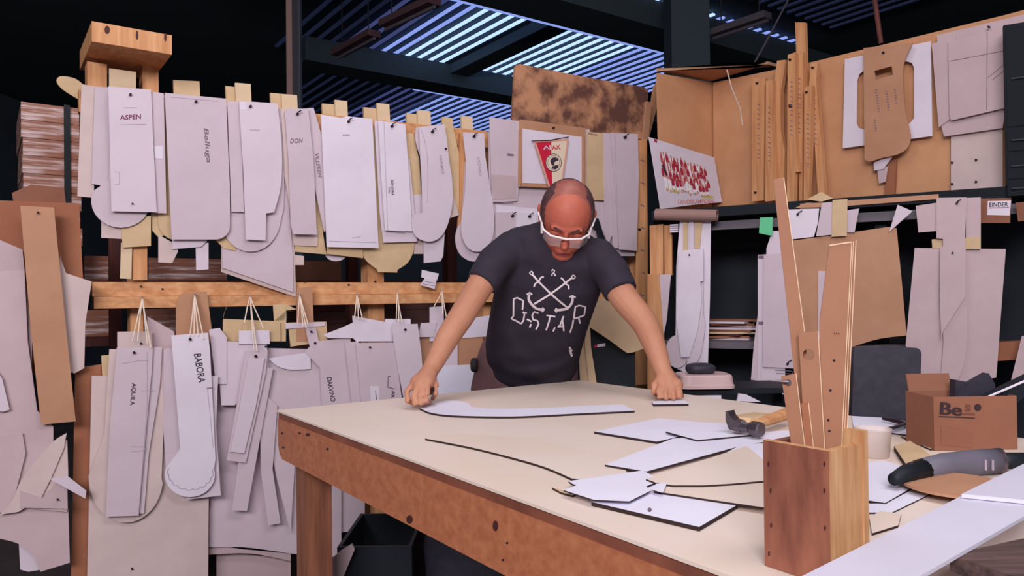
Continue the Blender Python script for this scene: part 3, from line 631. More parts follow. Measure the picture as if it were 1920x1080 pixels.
end('white_a', 0.09, [(-10, 690), (4, 710), (18, 768), (6, 772), (-10, 770)], 'white strip end at the border of the big lavender board')
end('white_d', 0.085, [(-60, 820), (0, 822), (42, 812), (48, 850), (20, 960), (-60, 965)], 'lavender board with a curved upper edge low at the outer end')
end('cream', 0.095, sm([(125, 812), (100, 828), (70, 860), (40, 900), (22, 940), (0, 965)], 4) + [(34, 960), (77, 934), (95, 898), (120, 840)], 'cream sickle-shaped offcut low at the outer end')
end('cream', 0.088, [(93, 898), (115, 830), (126, 825), (128, 890), (125, 960), (36, 952), (40, 920)], 'cream offcut with pencil marks low at the outer end'); 
end('white_a', 0.108, [(93, 898), (126, 892), (162, 920), (160, 935)], 'white slanted strip crossing to the brown cardboard strip')
o = end('pinkish', 0.098, [(38, 920), (80, 934), (110, 900), (126, 905), (127, 954), (38, 952)], 'pinkish piece with a nail hole low at the outer end'); nail(108, 936, 0.098, o, 2)
end('white_d', 0.080, [(-40, 965), (34, 962), (37, 950), (128, 955), (131, 1055), (76, 1072)] + sm([(76, 1072), (62, 1042), (35, 1020), (0, 1010)], 4)[1:] + [(-40, 1008)], 'wide lavender board with a concave cut low at the outer end')
end('white_a', 0.070, [(35, 1015), (70, 1030), (78, 1068), (53, 1072), (38, 1068)], 'small white offcut seen through the concave cut')
sheet('hat_shaped_offcut', 'tan', RU, -0.06, sm([(150, 188), (118, 168), (106, 152), (114, 143), (140, 147), (158, 160)], 4), 0.006, None, 'tan oval offcut sticking out left of the timber cap', 'offcut')

# ================================================================ pallets and cartons behind the rack
def stack(xa, xb, ya, yb, d, depth, label, m='wrap', strap=None, name='wrapped_stack', z0=None):
    P = Plane(at((xa + xb) / 2, 540, d), -AD)
    A, B = P.hit(xa, yb), P.hit(xb, yb); z1 = P.hit(xa, ya).z
    z0 = P.hit(xa, yb).z if z0 is None else z0
    A.z = B.z = z0
    t = thing(name, (A + B) / 2 + AD * depth / 2, label, 'carton stack', 'carton stacks behind the rack')
    n = max(1, int((z1 - z0) / 0.07)); h = (z1 - z0) / n
    for k in range(n):
        jx = random.uniform(-0.006, 0.006)
        V, Fc = boxv(A + BD * jx + Vector((0, 0, k * h)), B - A, AD * depth, (0, 0, h * 0.97)); mk('carton_layer', V, Fc, m, t)
    if strap:
        q = P.hit(strap, yb, 0.012); q.z = z0
        V, Fc = boxv(q, BD * 0.022, AD * 0.012, (0, 0, z1 - z0 + 0.004)); mk('strap', V, Fc, 'black', t)
    return t
stack(43, 152, 190, 380, 3.1, 0.5, 'shrink-wrapped carton stack with a dark strap above the outer rack end', strap=121, z0=1.31)
stack(160, 205, 478, 516, 3.4, 0.3, 'shrink-wrapped cartons just over the beam near the outer posts', z0=1.31)
stack(278, 425, 482, 519, 3.5, 0.3, 'shrink-wrapped cartons over the beam under the Belluga board', z0=1.31)
stack(556, 640, 488, 520, 3.8, 0.3, 'brown cartons over the beam under the DON sheet', 'carton', z0=1.31)
stack(270, 345, 578, 618, 3.5, 0.3, 'shrink-wrapped cartons below the beam behind the AQUILA cords', z0=1.06)
stack(160, 205, 580, 640, 3.4, 0.3, 'shrink-wrapped cartons below the beam at the outer end', z0=1.06)
mat('carton_mauve', (176, 128, 122), 0.8, (150, 104, 100), 4)
stack(575, 830, 560, 720, 4.4, 0.3, 'mauve-brown cartons standing on the floor far behind the forearm', 'carton_mauve', z0=0.0)
def upright(px, wpx, d, label):
    a = at(px, 540, d); w = wpx * d / F
    box('rack_upright', 'wood_dark', (a.x, d, 0), BD * w, AD * w, (0, 0, 1.9), label=label, cat='upright', group='uprights of the pallet racking behind')
upright(206, 20, 3.02, 'dark maroon racking upright left of the orange slats')
upright(655, 18, 3.62, 'dark maroon racking upright behind the big tan rounded template')
upright(840, 20, 4.3, 'dark maroon racking upright behind the hook-shaped template')
for z, L, lab in ((1.275, 1.95, 'dark racking shelf just above the beam'), (1.025, 1.0, 'dark racking shelf below the beam')):
    A = at(20, 540, 2.95)
    V, Fc = boxv(Vector((A.x, A.y, z)) + AD * 0.10, BD * L, AD * 0.75, (0, 0, 0.035)); mk('racking_shelf', V, Fc, 'wood_dark', label=lab, cat='shelf')
# ================================================================ shelf bay on the right
zs = SHELF.hit(1550, 373).z
def shp(px, py=400, off=0.0, z=None):
    p = SHELF.hit(px, py, off)
    if z is not None: p = Vector((p.x, p.y, z))
    return p
bay = thing('shelf_bay', shp(1550, z=0), 'open shelf bay with a dark board shelf under the hardboard back panel', 'shelf')
# upper shelf board, back to the corner
kz = Vector((KC.x, KC.y, zs)); wr = WALLP.hit(1925, 300); wr.z = zs
fl = PART.hit(1228, 300, 0.02); fl.z = zs
pts = [shp(1222, z=zs), shp(1960, z=zs), wr + Vector((0.12, 0, 0)), kz, fl]
V, Fc = prism([p - Vector((0, 0, 0.045)) for p in pts], (0, 0, 0.045)); mk('shelf_board', V, Fc, 'black_deep', bay)
# steel beam under it
zb2 = SHELF.hit(1400, 428, -0.06).z; zt2 = SHELF.hit(1400, 412, -0.06).z
A, B = shp(1225, off=-0.06, z=zb2), shp(1960, off=-0.06, z=zb2)
V, Fc = boxv(A, B - A, -SHELF.n * 0.04, (0, 0, zt2 - zb2)); mk('steel_beam', V, Fc, 'grey_metal', bay)
# lower shelf
zlo = SHELF.hit(1380, 640, -0.12).z
A, B = shp(1225, off=-0.12, z=zlo - 0.035), shp(1960, off=-0.12, z=zlo - 0.035)
V, Fc = boxv(A, B - A, -SHELF.n * 0.5, (0, 0, 0.035)); mk('lower_shelf', V, Fc, 'grey_metal', bay)
for px in (1226, 1640, 1925):
    A = shp(px, off=-0.13, z=0); V, Fc = boxv(A, SD * 0.045, -SHELF.n * 0.045, (0, 0, zs - 0.046)); mk('upright', V, Fc, 'dark', bay)
A, B = shp(1215, off=-0.64, z=0), shp(1980, off=-0.64, z=0)
V, Fc = boxv(A, B - A, -SHELF.n * 0.015, (0, 0, zs - 0.05)); mk('back_board', V, Fc, 'dark', bay)
# light wooden strips along the shelf front
for xa, ya, xb, yb in ((1590, 381, 1760, 368), (1500, 387, 1590, 381)):
    sheet('edge_strip', 'hardboard', SHELF, 0.006, [(xa, ya - 5), (xb, yb - 4), (xb, yb + 5), (xa, ya + 5)], 0.005, bay)
# corner of panels above the shelf
def row_of(P, px, z, lo=150.0, hi=540.0):
    for _ in range(40):
        mid_ = (lo + hi) / 2
        if P.hit(px, mid_).z > z: lo = mid_
        else: hi = mid_
    return (lo + hi) / 2
def BPY(px): return row_of(WALLP, px, zs + 0.002)
pn2 = sheet('back_panel', 'hardboard_b', WALLP, 0.0, [(1337, 155), (1528, 115), (1885, 28), (1960, 8), (1960, BPY(1960)), (1338, BPY(1338))], 0.012, None, 'tall brown hardboard back panel above the shelf', 'panel')
sheet('hardboard_partition', 'hardboard_b', PART, 0.0, [(1233, 137), (1337, 155), (1337, row_of(PART, 1337, zs + 0.002)), (1240, row_of(PART, 1240, zs + 0.002))], 0.012, None, 'hardboard side panel of the open shelf corner', 'panel')
zl_ = WALLP.hit(1337, 152).z
lid = [horiz(zl_).hit(1231, 134), horiz(zl_).hit(1457, 126), WALLP.hit(1440, 128, 0.0), Vector((KC.x, KC.y, zl_)) - BD * 0.002]
lid[2].z = zl_
V, Fc = prism([p + Vector((0, 0, 0.001)) for p in lid], (0, 0, 0.016)); mk('lid_board', V, Fc, 'hardboard', label='hardboard lid over the open shelf corner', cat='board')
V, Fc = tube([at(1363, 131, 3.72), at(1372, 165, 3.76), at(1388, 205, 3.82), at(1392, 235, 3.86)], 0.0035, 6); mk('loose_string', V, Fc, 'cord', label='pale string dangling inside the open shelf corner', cat='string')
# poster
PQ = [(1217, 257), (1339, 295), (1354, 379), (1239, 392)]
ps = sheet('team_poster', 'white_c', PART, 0.07, [PQ[0], PQ[1], PQ[2], (1300, 384), PQ[3]], 0.004, None, 'white poster with a team photo in red and white leaning on the shelf', 'poster')
def pq(u, v):
    a = [PQ[0][i] + (PQ[1][i] - PQ[0][i]) * u for i in (0, 1)]; b = [PQ[3][i] + (PQ[2][i] - PQ[3][i]) * u for i in (0, 1)]
    return (a[0] + (b[0] - a[0]) * v, a[1] + (b[1] - a[1]) * v)
mat('print_red', (170, 44, 66), 0.6); mat('print_pink', (208, 130, 130), 0.6); mat('print_skin', (196, 140, 120), 0.6); mat('print_white', (240, 232, 236), 0.6); mat('print_grass', (190, 184, 110), 0.7); mat('print_dark', (50, 44, 62), 0.6)
prt = {k: [] for k in ('print_red', 'print_pink', 'print_skin', 'print_white', 'print_grass', 'print_dark')}
def pz(m, quad, k=0.0): 
    pts = [PART.hit(*pq(u, v), 0.0704 + k) for u, v in quad]; prt[m].append((pts, [tuple(range(len(pts)))]))
pz('print_grass', [(0.14, 0.66), (0.34, 0.74), (0.33, 0.80), (0.17, 0.74)]); pz('print_grass', [(0.66, 0.80), (0.88, 0.86), (0.86, 0.90), (0.70, 0.88)])
for r in range(4):
    for k in range(14 - r % 2):
        u = 0.14 + 0.052 * k + 0.026 * (r % 2); u += random.uniform(-0.014, 0.014); v = 0.15 + 0.115 * r + 0.010 * k + random.uniform(-0.035, 0.035); e = 0.0002 * r
        body = random.choice(['print_red', 'print_red', 'print_pink', 'print_white'])
        pz(body, [(u - 0.014, v + 0.038), (u + 0.014, v + 0.038), (u + 0.024, v + 0.09), (u + 0.020, v + 0.165), (u - 0.020, v + 0.165), (u - 0.024, v + 0.09)], e)
        if random.random() < 0.5: pz('print_red', [(u - 0.007, v + 0.04), (u + 0.007, v + 0.04), (u + 0.008, v + 0.16), (u - 0.008, v + 0.16)], e + 0.0001)
        pz('print_skin', [(u - 0.011, v), (u + 0.011, v), (u + 0.012, v + 0.045), (u - 0.012, v + 0.045)], e + 0.0001)
        if r == 3:
            pz('print_white', [(u - 0.020, v + 0.15), (u + 0.020, v + 0.15), (u + 0.022, v + 0.22), (u - 0.022, v + 0.22)], e + 0.0001); pz('print_skin', [(u - 0.010, v + 0.20), (u + 0.012, v + 0.20), (u + 0.012, v + 0.25), (u - 0.010, v + 0.25)], e + 0.0002)
pz('print_dark', [(0.13, 0.36), (0.17, 0.38), (0.20, 0.52), (0.17, 0.52)], 0.001); pz('print_red', [(0.07, 0.0), (0.12, 0.01), (0.12, 0.05), (0.075, 0.05)])
for m, l in prt.items(): V, Fc = merge(l); mk('photo_print', V, Fc, m, ps, kind='stuff')
text('LANDSKAMPIOEN', PART, 0.0704, pq(0.29, 0.955), pq(0.86, 1.0), 8, 'print_pink', ps)
for k in range(4):
    u = 0.36 + 0.075 * k; pz2 = [PART.hit(*pq(u + 0.03 * math.cos(t), 0.76 + 0.02 * k - 0.03 * math.sin(t)), 0.0706) for t in [i * math.pi / 6 for i in range(7)]] + [PART.hit(*pq(u + 0.02 * math.cos(t), 0.76 + 0.02 * k - 0.018 * math.sin(t)), 0.0706) for t in [i * math.pi / 6 for i in range(6, -1, -1)]]
    mk('cup_print', pz2, [tuple(range(len(pz2)))], 'pencil', ps)
# cardboard tube
mat('tube_mat', (150, 118, 112), 0.6)
ta = SHELF.hit(1230, 402, 0.035); tb = SHELF.hit(1345, 404, 0.035); d_ = (tb - ta).normalized()
def pipe(a, b, r, w, n=18):
    a, b = Vector(a), Vector(b); t = (b - a).normalized(); x = t.cross(Vector((0, 0, 1))).normalized(); y = x.cross(t); V = []; Fc = []
    for p, rr in ((a, r), (b, r), (b, r - w), (a, r - w)):
        V += [p + (x * math.cos(6.28318 * k / n) + y * math.sin(6.28318 * k / n)) * rr for k in range(n)]
    for i in range(4):
        for k in range(n):
            j = (k + 1) % n; q = (i + 1) % 4; Fc.append((i * n + k, i * n + j, q * n + j, q * n + k))
    return V, Fc
V, Fc = pipe(ta, tb, 0.027, 0.012); mk('cardboard_tube', V, Fc, 'tube_mat', label='grey cardboard tube under the poster corner', cat='tube')
# ---- templates on the back panel
GW = 'templates hung on the hardboard back panel'
def wtp(m, off, outline, label, **k): return tpl(m, off, outline, label, P=WALLP, group=GW, **k)
o = wtp('white_c', 0.03, [(1584, 111), (1745, 77), (1748, 255), (1580, 278)], 'white rectangular template frame with a large rounded opening', holes=[[(1607, 152), (1611, 139), (1621, 132), (1700, 115), (1710, 118), (1714, 129), (1714, 221), (1706, 231), (1621, 243), (1610, 240), (1606, 231)]])
o = wtp('hardboard', 0.06, [(1619, 90), (1711, 80)] + sm([(1711, 80), (1699, 105), (1693, 128), (1693, 160), (1697, 205), (1703, 235), (1707, 255), (1702, 276), (1684, 289), (1654, 296), (1630, 303), (1621, 298)], 4)[1:], 'brown hardboard template with a waisted side and a small slot', holes=[[(1639, 133), (1672, 124), (1674, 140), (1642, 150)]], th=0.006)
nail(1657, 99, 0.06, o, 2, WALLP)
for x0_, y0_, dx, n in ((1641, 168, 5, 9), (1660, 170, 5, 8), (1676, 168, 3, 6), (1638, 224, 3, 5)):
    for k in range(n): stroke([(x0_ + dx * k / n, y0_ + 5 * k), (x0_ + 4 + dx * k / n, y0_ + 2 + 5 * k)], 1.4, WALLP, 0.06, 'pencil', o, 'pencil_mark')
wtp('white_a', 0.04, [(1638, 305), (1676, 290), (1656, 317), (1639, 320)], 'white pointed scrap below the hardboard template')
wtp('white_d', 0.034, [(1645, 320), (1665, 311), (1660, 341), (1648, 344)], 'smaller white scrap hanging below the pointed one')
sheet('wooden_stick', 'cardboard', WALLP, 0.02, [(1664, 306), (1681, 298), (1677, 375), (1657, 375)], 0.01, None, 'short orange slat under the hardboard template', 'stick')
wtp('cream', 0.02, [(1783, 250), (1880, 240), (1880, 350), (1783, 358)], 'pale panel with drilled holes right of the hardboard template')
for x, y in ((1786, 305), (1831, 300), (1786, 345), (1831, 341)): nail(x, y, 0.02, bpy.data.objects['back_panel'], 2, WALLP)
wtp('white_d', 0.045, [(1747, 82), (1792, 70), (1788, 218), (1760, 239)], 'narrow grey-white sheet right of the rectangular frame')
wtp('white_d', 0.038, [(1757, 66), (1920, 27), (1925, 36), (1900, 100), (1880, 240), (1770, 256), (1762, 225)], 'large grey-white sheet reaching the black cabinet')
o = wtp('white_d', 0.056, [(1778, 77), (1884, 51), (1886, 202), (1783, 226), (1780, 214)], 'grey-white sheet with pencilled lines on the large sheet')
nail(1855, 51, 0.056, o, 2.4, WALLP)
for pts in ([(1780, 115), (1884, 95)], [(1851, 60), (1850, 207)], [(1852, 146), (1884, 120)], [(1860, 150), (1884, 132)]): stroke(pts, 1.1, WALLP, 0.056, 'pencil', o)
# ---- sticks leaning in the corner
GS = 'pine sticks leaning in the shelf corner'
sticks = [([(1410, 147), (1434, 146), (1431, 376), (1410, 378)], 'straight stick with black holes at both ends beside the open corner'),
 ([(1436, 152), (1449, 150), (1447, 220), (1452, 376), (1435, 378)], 'narrow stick covered with writing'),
 ([(1457, 114), (1472, 112), (1470, 135), (1464, 170), (1464, 245), (1471, 285), (1468, 378), (1455, 378), (1455, 290), (1450, 220), (1452, 150)], 'wavy curved stick between the written one and the notched one'),
 ([(1477, 103), (1491, 98), (1491, 250), (1493, 300), (1497, 322), (1490, 324), (1489, 378), (1475, 378)], 'broad stick with a knot and a notch at its foot'),
 ([(1492, 98), (1506, 98), (1505, 190), (1504, 377), (1499, 377), (1493, 220)], 'slim stick right behind the notched one'),
 ([(1508, 164), (1522, 160), (1520, 260), (1516, 377), (1507, 377)], 'short stick with a hole among the right-hand sticks'),
 ([(1520, 118), (1533, 118), (1530, 150), (1535, 210), (1547, 376), (1534, 376), (1525, 230), (1517, 160)], 'thin bent stick leaning outermost to the right')]
for i, (ol, lab) in enumerate(sticks):
    o = sheet('pine_stick', 'wood_v', WALLP, 0.08 + 0.032 * (i % 2), ol, 0.026, None, lab, 'stick', GS)
    x = sum(p[0] for p in ol[:2]) / 2; y0_ = ol[0][1]
    off = 0.08 + 0.032 * (i % 2)
    if i != 2:
        for k in range(12): 
            yy = y0_ + 50 + 9 * k + random.uniform(-2, 2); stroke([(x - 2.5 + 0.1 * k * (i == 6) * 3, yy), (x + 2 + 0.1 * k * (i == 6) * 3, yy + 2)], 1.5, WALLP, off, 'pencil', o, 'pencil_mark')
    if i in (0, 3, 5, 6): nail(x - 2, y0_ + 9, off, o, 2, WALLP)
    if i == 0: nail(1417, 361, off, o, 2, WALLP)
    if i == 3: disc(WALLP, off, (1482, 199), 4, 'knot', o, 'knot', 0.0006)
sheet('pine_stick', 'wood_v', WALLP, 0.05, [(1491, 42), (1509, 42), (1514, 200), (1516, 380), (1498, 380), (1496, 200)], 0.02, None, 'tallest stick standing behind the notched one', 'stick', GS)
# straps and scraps above the shelf
V, Fc = tube([WALLP.hit(1652, 82, -0.02), WALLP.hit(1640, 0, -0.02), WALLP.hit(1625, -90, -0.02)], 0.011, 8); mk('brown_strap', V, Fc, 'wood_dark', label='brown strap rising from the hardboard back panel to the roof', cat='strap')
V, Fc = tube([at(1410, 126, 4.6), at(1440, 72, 4.8), at(1475, 5, 5.0), at(1500, -45, 5.2)], 0.006, 6); mk('thin_cable', V, Fc, 'grey_metal', label='thin grey cable slanting up behind the shelf corner lid', cat='cable')
sheet('wood_scrap', 'tan', SHELF, 0.012, [(1512, 374), (1540, 360), (1562, 372), (1540, 378)], 0.006, None, 'pale pointed wood scrap at the foot of the sticks', 'scrap')
sheet('wood_scrap', 'hardboard', SHELF, 0.014, [(1490, 390), (1512, 380), (1560, 382), (1556, 388)], 0.006, None, 'long pale wood scrap on the shelf edge below the sticks', 'scrap')
# ---- below the shelf
GB = 'templates hanging in the shelf bay'
def sb(m, off, outline, label, **k): return tpl(m, off, outline, label, P=SHELF, group=GB, **k)
def plank(m, off, ol, lab): sheet('wooden_plank', m, SHELF, off, ol, 0.02, None, lab, 'plank', 'planks standing at the bay end')
plank('wood_v', -0.03, [(1218, 423), (1243, 420), (1243, 516), (1219, 516)], 'short broad orange plank under the cardboard tube')
plank('wood_v', -0.035, [(1245, 422), (1259, 422), (1260, 516), (1246, 516)], 'short narrow orange plank beside the broad one')
plank('wood_v', 0.02, [(1214, 514), (1235, 514), (1248, 700), (1238, 900), (1214, 900)], 'long tan plank standing on the floor at the bay end')
sb('white_b', 0.012, [(1233, 515), (1258, 514), (1250, 600), (1240, 650)], 'white slanted sheet beside the long tan plank')
sb('white_c', 0.00, [(1275, 411), (1333, 409), (1331, 560), (1327, 690), (1300, 705), (1266, 690), (1268, 500)], 'white bundle of sheets hung at the bay end, rearmost and widest')
sb('tan', 0.008, [(1281, 412), (1289, 412), (1289, 470), (1281, 470)], 'tan slat at the front of the white bundle, narrow one')
sb('tan', 0.008, [(1303, 411), (1317, 411), (1312, 466), (1303, 467)], 'tan slat at the front of the white bundle, tapered one')
sb('white_a', 0.012, [(1292, 411), (1301, 410), (1301, 470), (1292, 470)], 'narrow white slat between the two tan slats')
sb('white_b', 0.014, arc(1270, 659, 22, 31, 0, 360, 24)[:-1], 'white disc hung low behind the worker hand')
sb('white_a', 0.018, [(1318, 525), (1319, 590)] + sm([(1319, 590), (1322, 610), (1316, 655), (1309, 675), (1290, 700)], 4)[1:] + [(1287, 660)], 'white curved template at the foot of the bundle')
o = sb('white_c', 0.026, [(1273, 470), (1319, 466), (1319, 527), (1313, 528), (1316, 560), (1308, 620), (1292, 670), (1277, 670), (1268, 600), (1268, 560)], 'white tapered template with a nail hole at the front of the bundle'); nail(1293, 478, 0.026, o, 1.5, SHELF)
for k, nm_ in enumerate(('topmost', 'second', 'third', 'lowest')): sheet('paper_slip', 'white_c', SHELF, 0.002, [(1256, 421 + 4 * k), (1271, 420 + 4 * k), (1271, 423 + 4 * k), (1256, 424 + 4 * k)], 0.03, None, nm_ + ' white slip in the small pile by the bundle top', 'paper', 'slips by the bundle top')
# pile on the lower shelf
mats_ = ['white_b', 'cardboard', 'wood_dark', 'tan', 'carton', 'white_a', 'pinkish', 'cardboard', 'white_c', 'carton']
pl_lab = ['grey-white', 'brown', 'dark', 'tan', 'carton-brown', 'white', 'pinkish', 'orange-brown', 'bright white', 'dull brown']
base = shp(1372, off=-0.26, z=zlo)
for k in range(10):
    w, dp = random.uniform(0.10, 0.15), random.uniform(0.08, 0.12); a = random.uniform(-0.35, 0.35)
    d1 = Vector((math.cos(a - 0.52), math.sin(a - 0.52), 0)); d2 = Vector((-d1.y, d1.x, 0))
    c = base + SD * random.uniform(-0.03, 0.03) - SHELF.n * random.uniform(-0.02, 0.02) + Vector((0, 0, 0.010 * k + 0.0005))
    V, Fc = boxv(c - d1 * w - d2 * dp / 2, d1 * 2 * w * random.uniform(0.8, 1), d2 * dp, (0, 0, 0.009)); mk('offcut', V, Fc, mats_[k], label=pl_lab[k] + ' flat offcut in the untidy pile on the lower shelf', cat='offcut', group='offcuts piled on the lower shelf')
# right half of the bay
sb('white_b', 0.004, [(1408, 712), (1414, 640), (1422, 580), (1422, 714)], 'pink-white sliver at the left of the hanging sheets')
sb('white_a', 0.010, [(1421, 478), (1437, 477), (1437, 735), (1421, 733)], 'narrow white strip with dark marks behind the tall grey sheet')
for y in (482, 606, 720): stroke([(1422, y), (1434, y)], 6, SHELF, 0.010, 'pencil', bpy.data.objects['shelf_bay'], 'printed_mark')
sb('white_a', 0.014, [(1437, 466), (1448, 433), (1466, 433), (1470, 478), (1437, 478)], 'white strip top behind the tall grey sheet')
o = sb('white_a', 0.018, [(1428, 680), (1472, 680), (1472, 740), (1428, 735)], 'white sheet end with a stamped mark below the tall grey sheet'); stroke([(1453, 694), (1485, 696), (1486, 701), (1455, 700)], 1.4, SHELF, 0.018, 'pencil', o)
o = sb('white_b', 0.028, [(1432, 477), (1467, 475), (1478, 560), (1490, 691), (1430, 688)], 'tall grey-white sheet hung behind the tall stick'); hook(1477, 682, 0.028, o, SHELF)
sb('green', 0.030, [(1425, 408), (1449, 407), (1448, 442), (1436, 440), (1423, 437)], 'small green tag hanging from the shelf', name='tag', cat='tag')
o = sb('white_c', 0.020, [(1474, 393), (1536, 391), (1533, 420), (1526, 444), (1482, 449)], 'white sheet with cut corner hung from the shelf'); hook(1496, 402, 0.020, o, SHELF)
sb('white_b', 0.034, [(1541, 381), (1567, 378), (1560, 440), (1530, 443)], 'lavender slanted strip left of the tan strip on the shelf')
sb('tan', 0.042, [(1561, 375), (1589, 373), (1588, 442), (1559, 444)], 'tan strip hanging over the large brown sheet')
sb('white_b', 0.030, [(1588, 394), (1611, 391), (1602, 436), (1587, 436)], 'small lavender strip right of the tan strip')
sb('hardboard', 0.020, [(1480, 452), (1560, 441), (1670, 425), (1681, 428), (1690, 520), (1700, 629)] + sm([(1700, 629), (1650, 635), (1605, 648)], 4)[1:] + [(1500, 700), (1490, 660)], 'large brown hardboard sheet hung behind the stick holder', th=0.006)
sb('white_b', 0.028, [(1534, 508), (1550, 508), (1545, 620), (1534, 640)], 'narrow lavender strip on the large brown sheet')
sb('white_a', 0.034, [(1683, 384), (1711, 396), (1667, 435)], 'white triangular scrap hung at the corner of the brown sheet')
sb('white_d', 0.026, [(1717, 386), (1757, 380), (1757, 433), (1722, 436)], 'cream-white paper hung left of the tall white strips')
sb('white_d', 0.030, [(1811, 371), (1839, 370), (1839, 446), (1811, 450)], 'short lavender strip right of the tall white strips')
sb('tan', 0.024, [(1747, 449), (1768, 447), (1768, 466), (1748, 466)], 'tan stub left of the tall white strip')
sb('tan', 0.036, [(1809, 446), (1839, 443), (1839, 467), (1809, 467)], 'tan stub right of the tall white strip')
o = sb('white_d', 0.040, [(1756, 371), (1812, 370), (1809, 468), (1768, 468), (1768, 448), (1756, 447)], 'lavender tall strips with a hook above the big white panel'); hook(1794, 381, 0.040, o, SHELF)
o = sb('white_d', 0.022, [(1715, 465), (1886, 467), (1868, 708), (1812, 716), (1800, 742), (1750, 744)] + sm([(1750, 744), (1724, 722), (1720, 690), (1698, 648)], 4)[1:], 'big white panel hung in the bay above the carton', th=0.006)
sb('white_d', 0.036, [(1768, 620), (1809, 556)] + sm([(1811, 560), (1814, 610), (1808, 680), (1790, 722), (1766, 744)], 4) + [(1752, 742), (1766, 690), (1769, 640)], 'lavender curved template low on the big white panel')
o = sb('white_d', 0.048, [(1763, 462), (1811, 464), (1810, 556), (1768, 622), (1765, 640), (1762, 560)], 'lavender template with a slanted end on the big white panel'); nail(1786, 474, 0.048, o, 2, SHELF)
# tan box front with label
o = sheet('hanging_card', 'carton', SHELF, 0.012, [(1839, 372), (1896, 371), (1894, 418), (1838, 418)], 0.010, None, 'small brown card with a white printed label under the shelf', 'card')
sheet('paper_label', 'white_c', SHELF, 0.0132, [(1852, 377), (1896, 376), (1893, 404), (1851, 403)], 0.001, o)
text('EINDER', SHELF, 0.0134, (1855, 388), (1890, 387), 8, 'ink', o); stroke([(1854, 390), (1892, 389)], 1.2, SHELF, 0.0134, 'ink_red', o)
sheet('hanging_card', 'carton', SHELF, 0.016, [(1904, 380), (1960, 376), (1960, 412), (1909, 415)], 0.010, None, 'plain brown card right of the labelled card under the shelf', 'card')
# black cabinet at the far right
Pc = Plane(SHELF.hit(1900, 300, 0.02), SHELF.n)
cb = thing('black_cabinet', shp(1910, z=zs), 'black drawer cabinet standing on the shelf end', 'cabinet')
def cz(py): return Pc.hit(1905, py).z
A = Pc.hit(1886, 300); A.z = zs + 0.0005
V, Fc = boxv(A, SD * 0.4, -SHELF.n * 0.035, (0, 0, cz(44) - zs)); mk('body', V, Fc, 'black_deep', cb)
for ya, yb in ((368, 342), (336, 290), (284, 245), (238, 60)):
    q = Pc.hit(1889, ya, 0.004); V, Fc = boxv(q, SD * 0.38, -SHELF.n * 0.004, (0, 0, cz(yb) - q.z)); d = mk('drawer_front', V, Fc, 'black_deep', cb)
    q = Pc.hit(1896, (ya + yb) / 2, 0.012); V, Fc = boxv(q, SD * 0.09, -SHELF.n * 0.008, (0, 0, 0.006)); mk('handle', V, Fc, 'black', d)
# things low in the bay at the right
plankz = SHELF.hit(1890, 640, -0.05)
sheet('wooden_plank', 'cardboard', SHELF, -0.05, [(1868, 642), (1960, 636), (1960, 672), (1868, 677)], 0.06, None, 'brown plank lying in the bay right of the big white panel', 'plank')
sb('white_d', 0.03, [(1896, 712), (1916, 630), (1960, 630), (1960, 740), (1900, 740)], 'grey-white sheet at the far end of the bay')

# ================================================================ chair, cloth and bin behind the bench
ch = thing('office_chair', (at(1664, 780, 2.1).x, 2.25, 0), 'black leather office chair behind the bench', 'chair')
PCH = Plane(at(1664, 700, 2.1), (-0.25, -1, 0.05))
o = [PCH.hit(x, y) for x, y in ([(1596, 800), (1600, 700)] + arc(1612, 662, 12, 12, 180, 270, 4) + [(1660, 648)] + arc(1716, 664, 12, 12, -80, 0, 4) + [(1726, 720), (1716, 830), (1600, 830)])]
V, Fc = prism(o, -PCH.n * 0.07); bk = mk('backrest', V, Fc, 'leather', ch)
bv = bk.modifiers.new('bevel', 'BEVEL'); bv.width = 0.012; bv.segments = 3; bv.limit_method = 'ANGLE'
sc = Vector((at(1664, 780, 2.1).x, 2.3, 0))
V, Fc = boxv(sc + Vector((-0.22, -0.02, 0.44)), (0.44, 0, 0), (0, 0.44, 0), (0, 0, 0.08)); st_ = mk('seat', V, Fc, 'leather', ch); bv = st_.modifiers.new('bevel', 'BEVEL'); bv.width = 0.03; bv.segments = 3
V, Fc = tube([sc + Vector((0, 0.2, 0.06)), sc + Vector((0, 0.2, 0.44))], 0.025, 12); mk('column', V, Fc, 'black', ch)
V, Fc = boxv(sc + Vector((-0.03, -0.09, 0.42)), (0.06, 0, 0), (0, 0.03, 0), (0, 0, 0.42)); mk('back_bracket', V, Fc, 'black', ch)
for k in range(5):
    a = k * 2 * math.pi / 5; e = sc + Vector((0.26 * math.cos(a), 0.2 + 0.26 * math.sin(a), 0.05)); V, Fc = tube([sc + Vector((0, 0.2, 0.08)), e], 0.018, 8); lg = mk('leg', V, Fc, 'black', ch)
    V, Fc = tube([e + Vector((-0.012, 0, -0.022)), e + Vector((0.012, 0, -0.022))], 0.027, 12); mk('caster', V, Fc, 'black', lg)
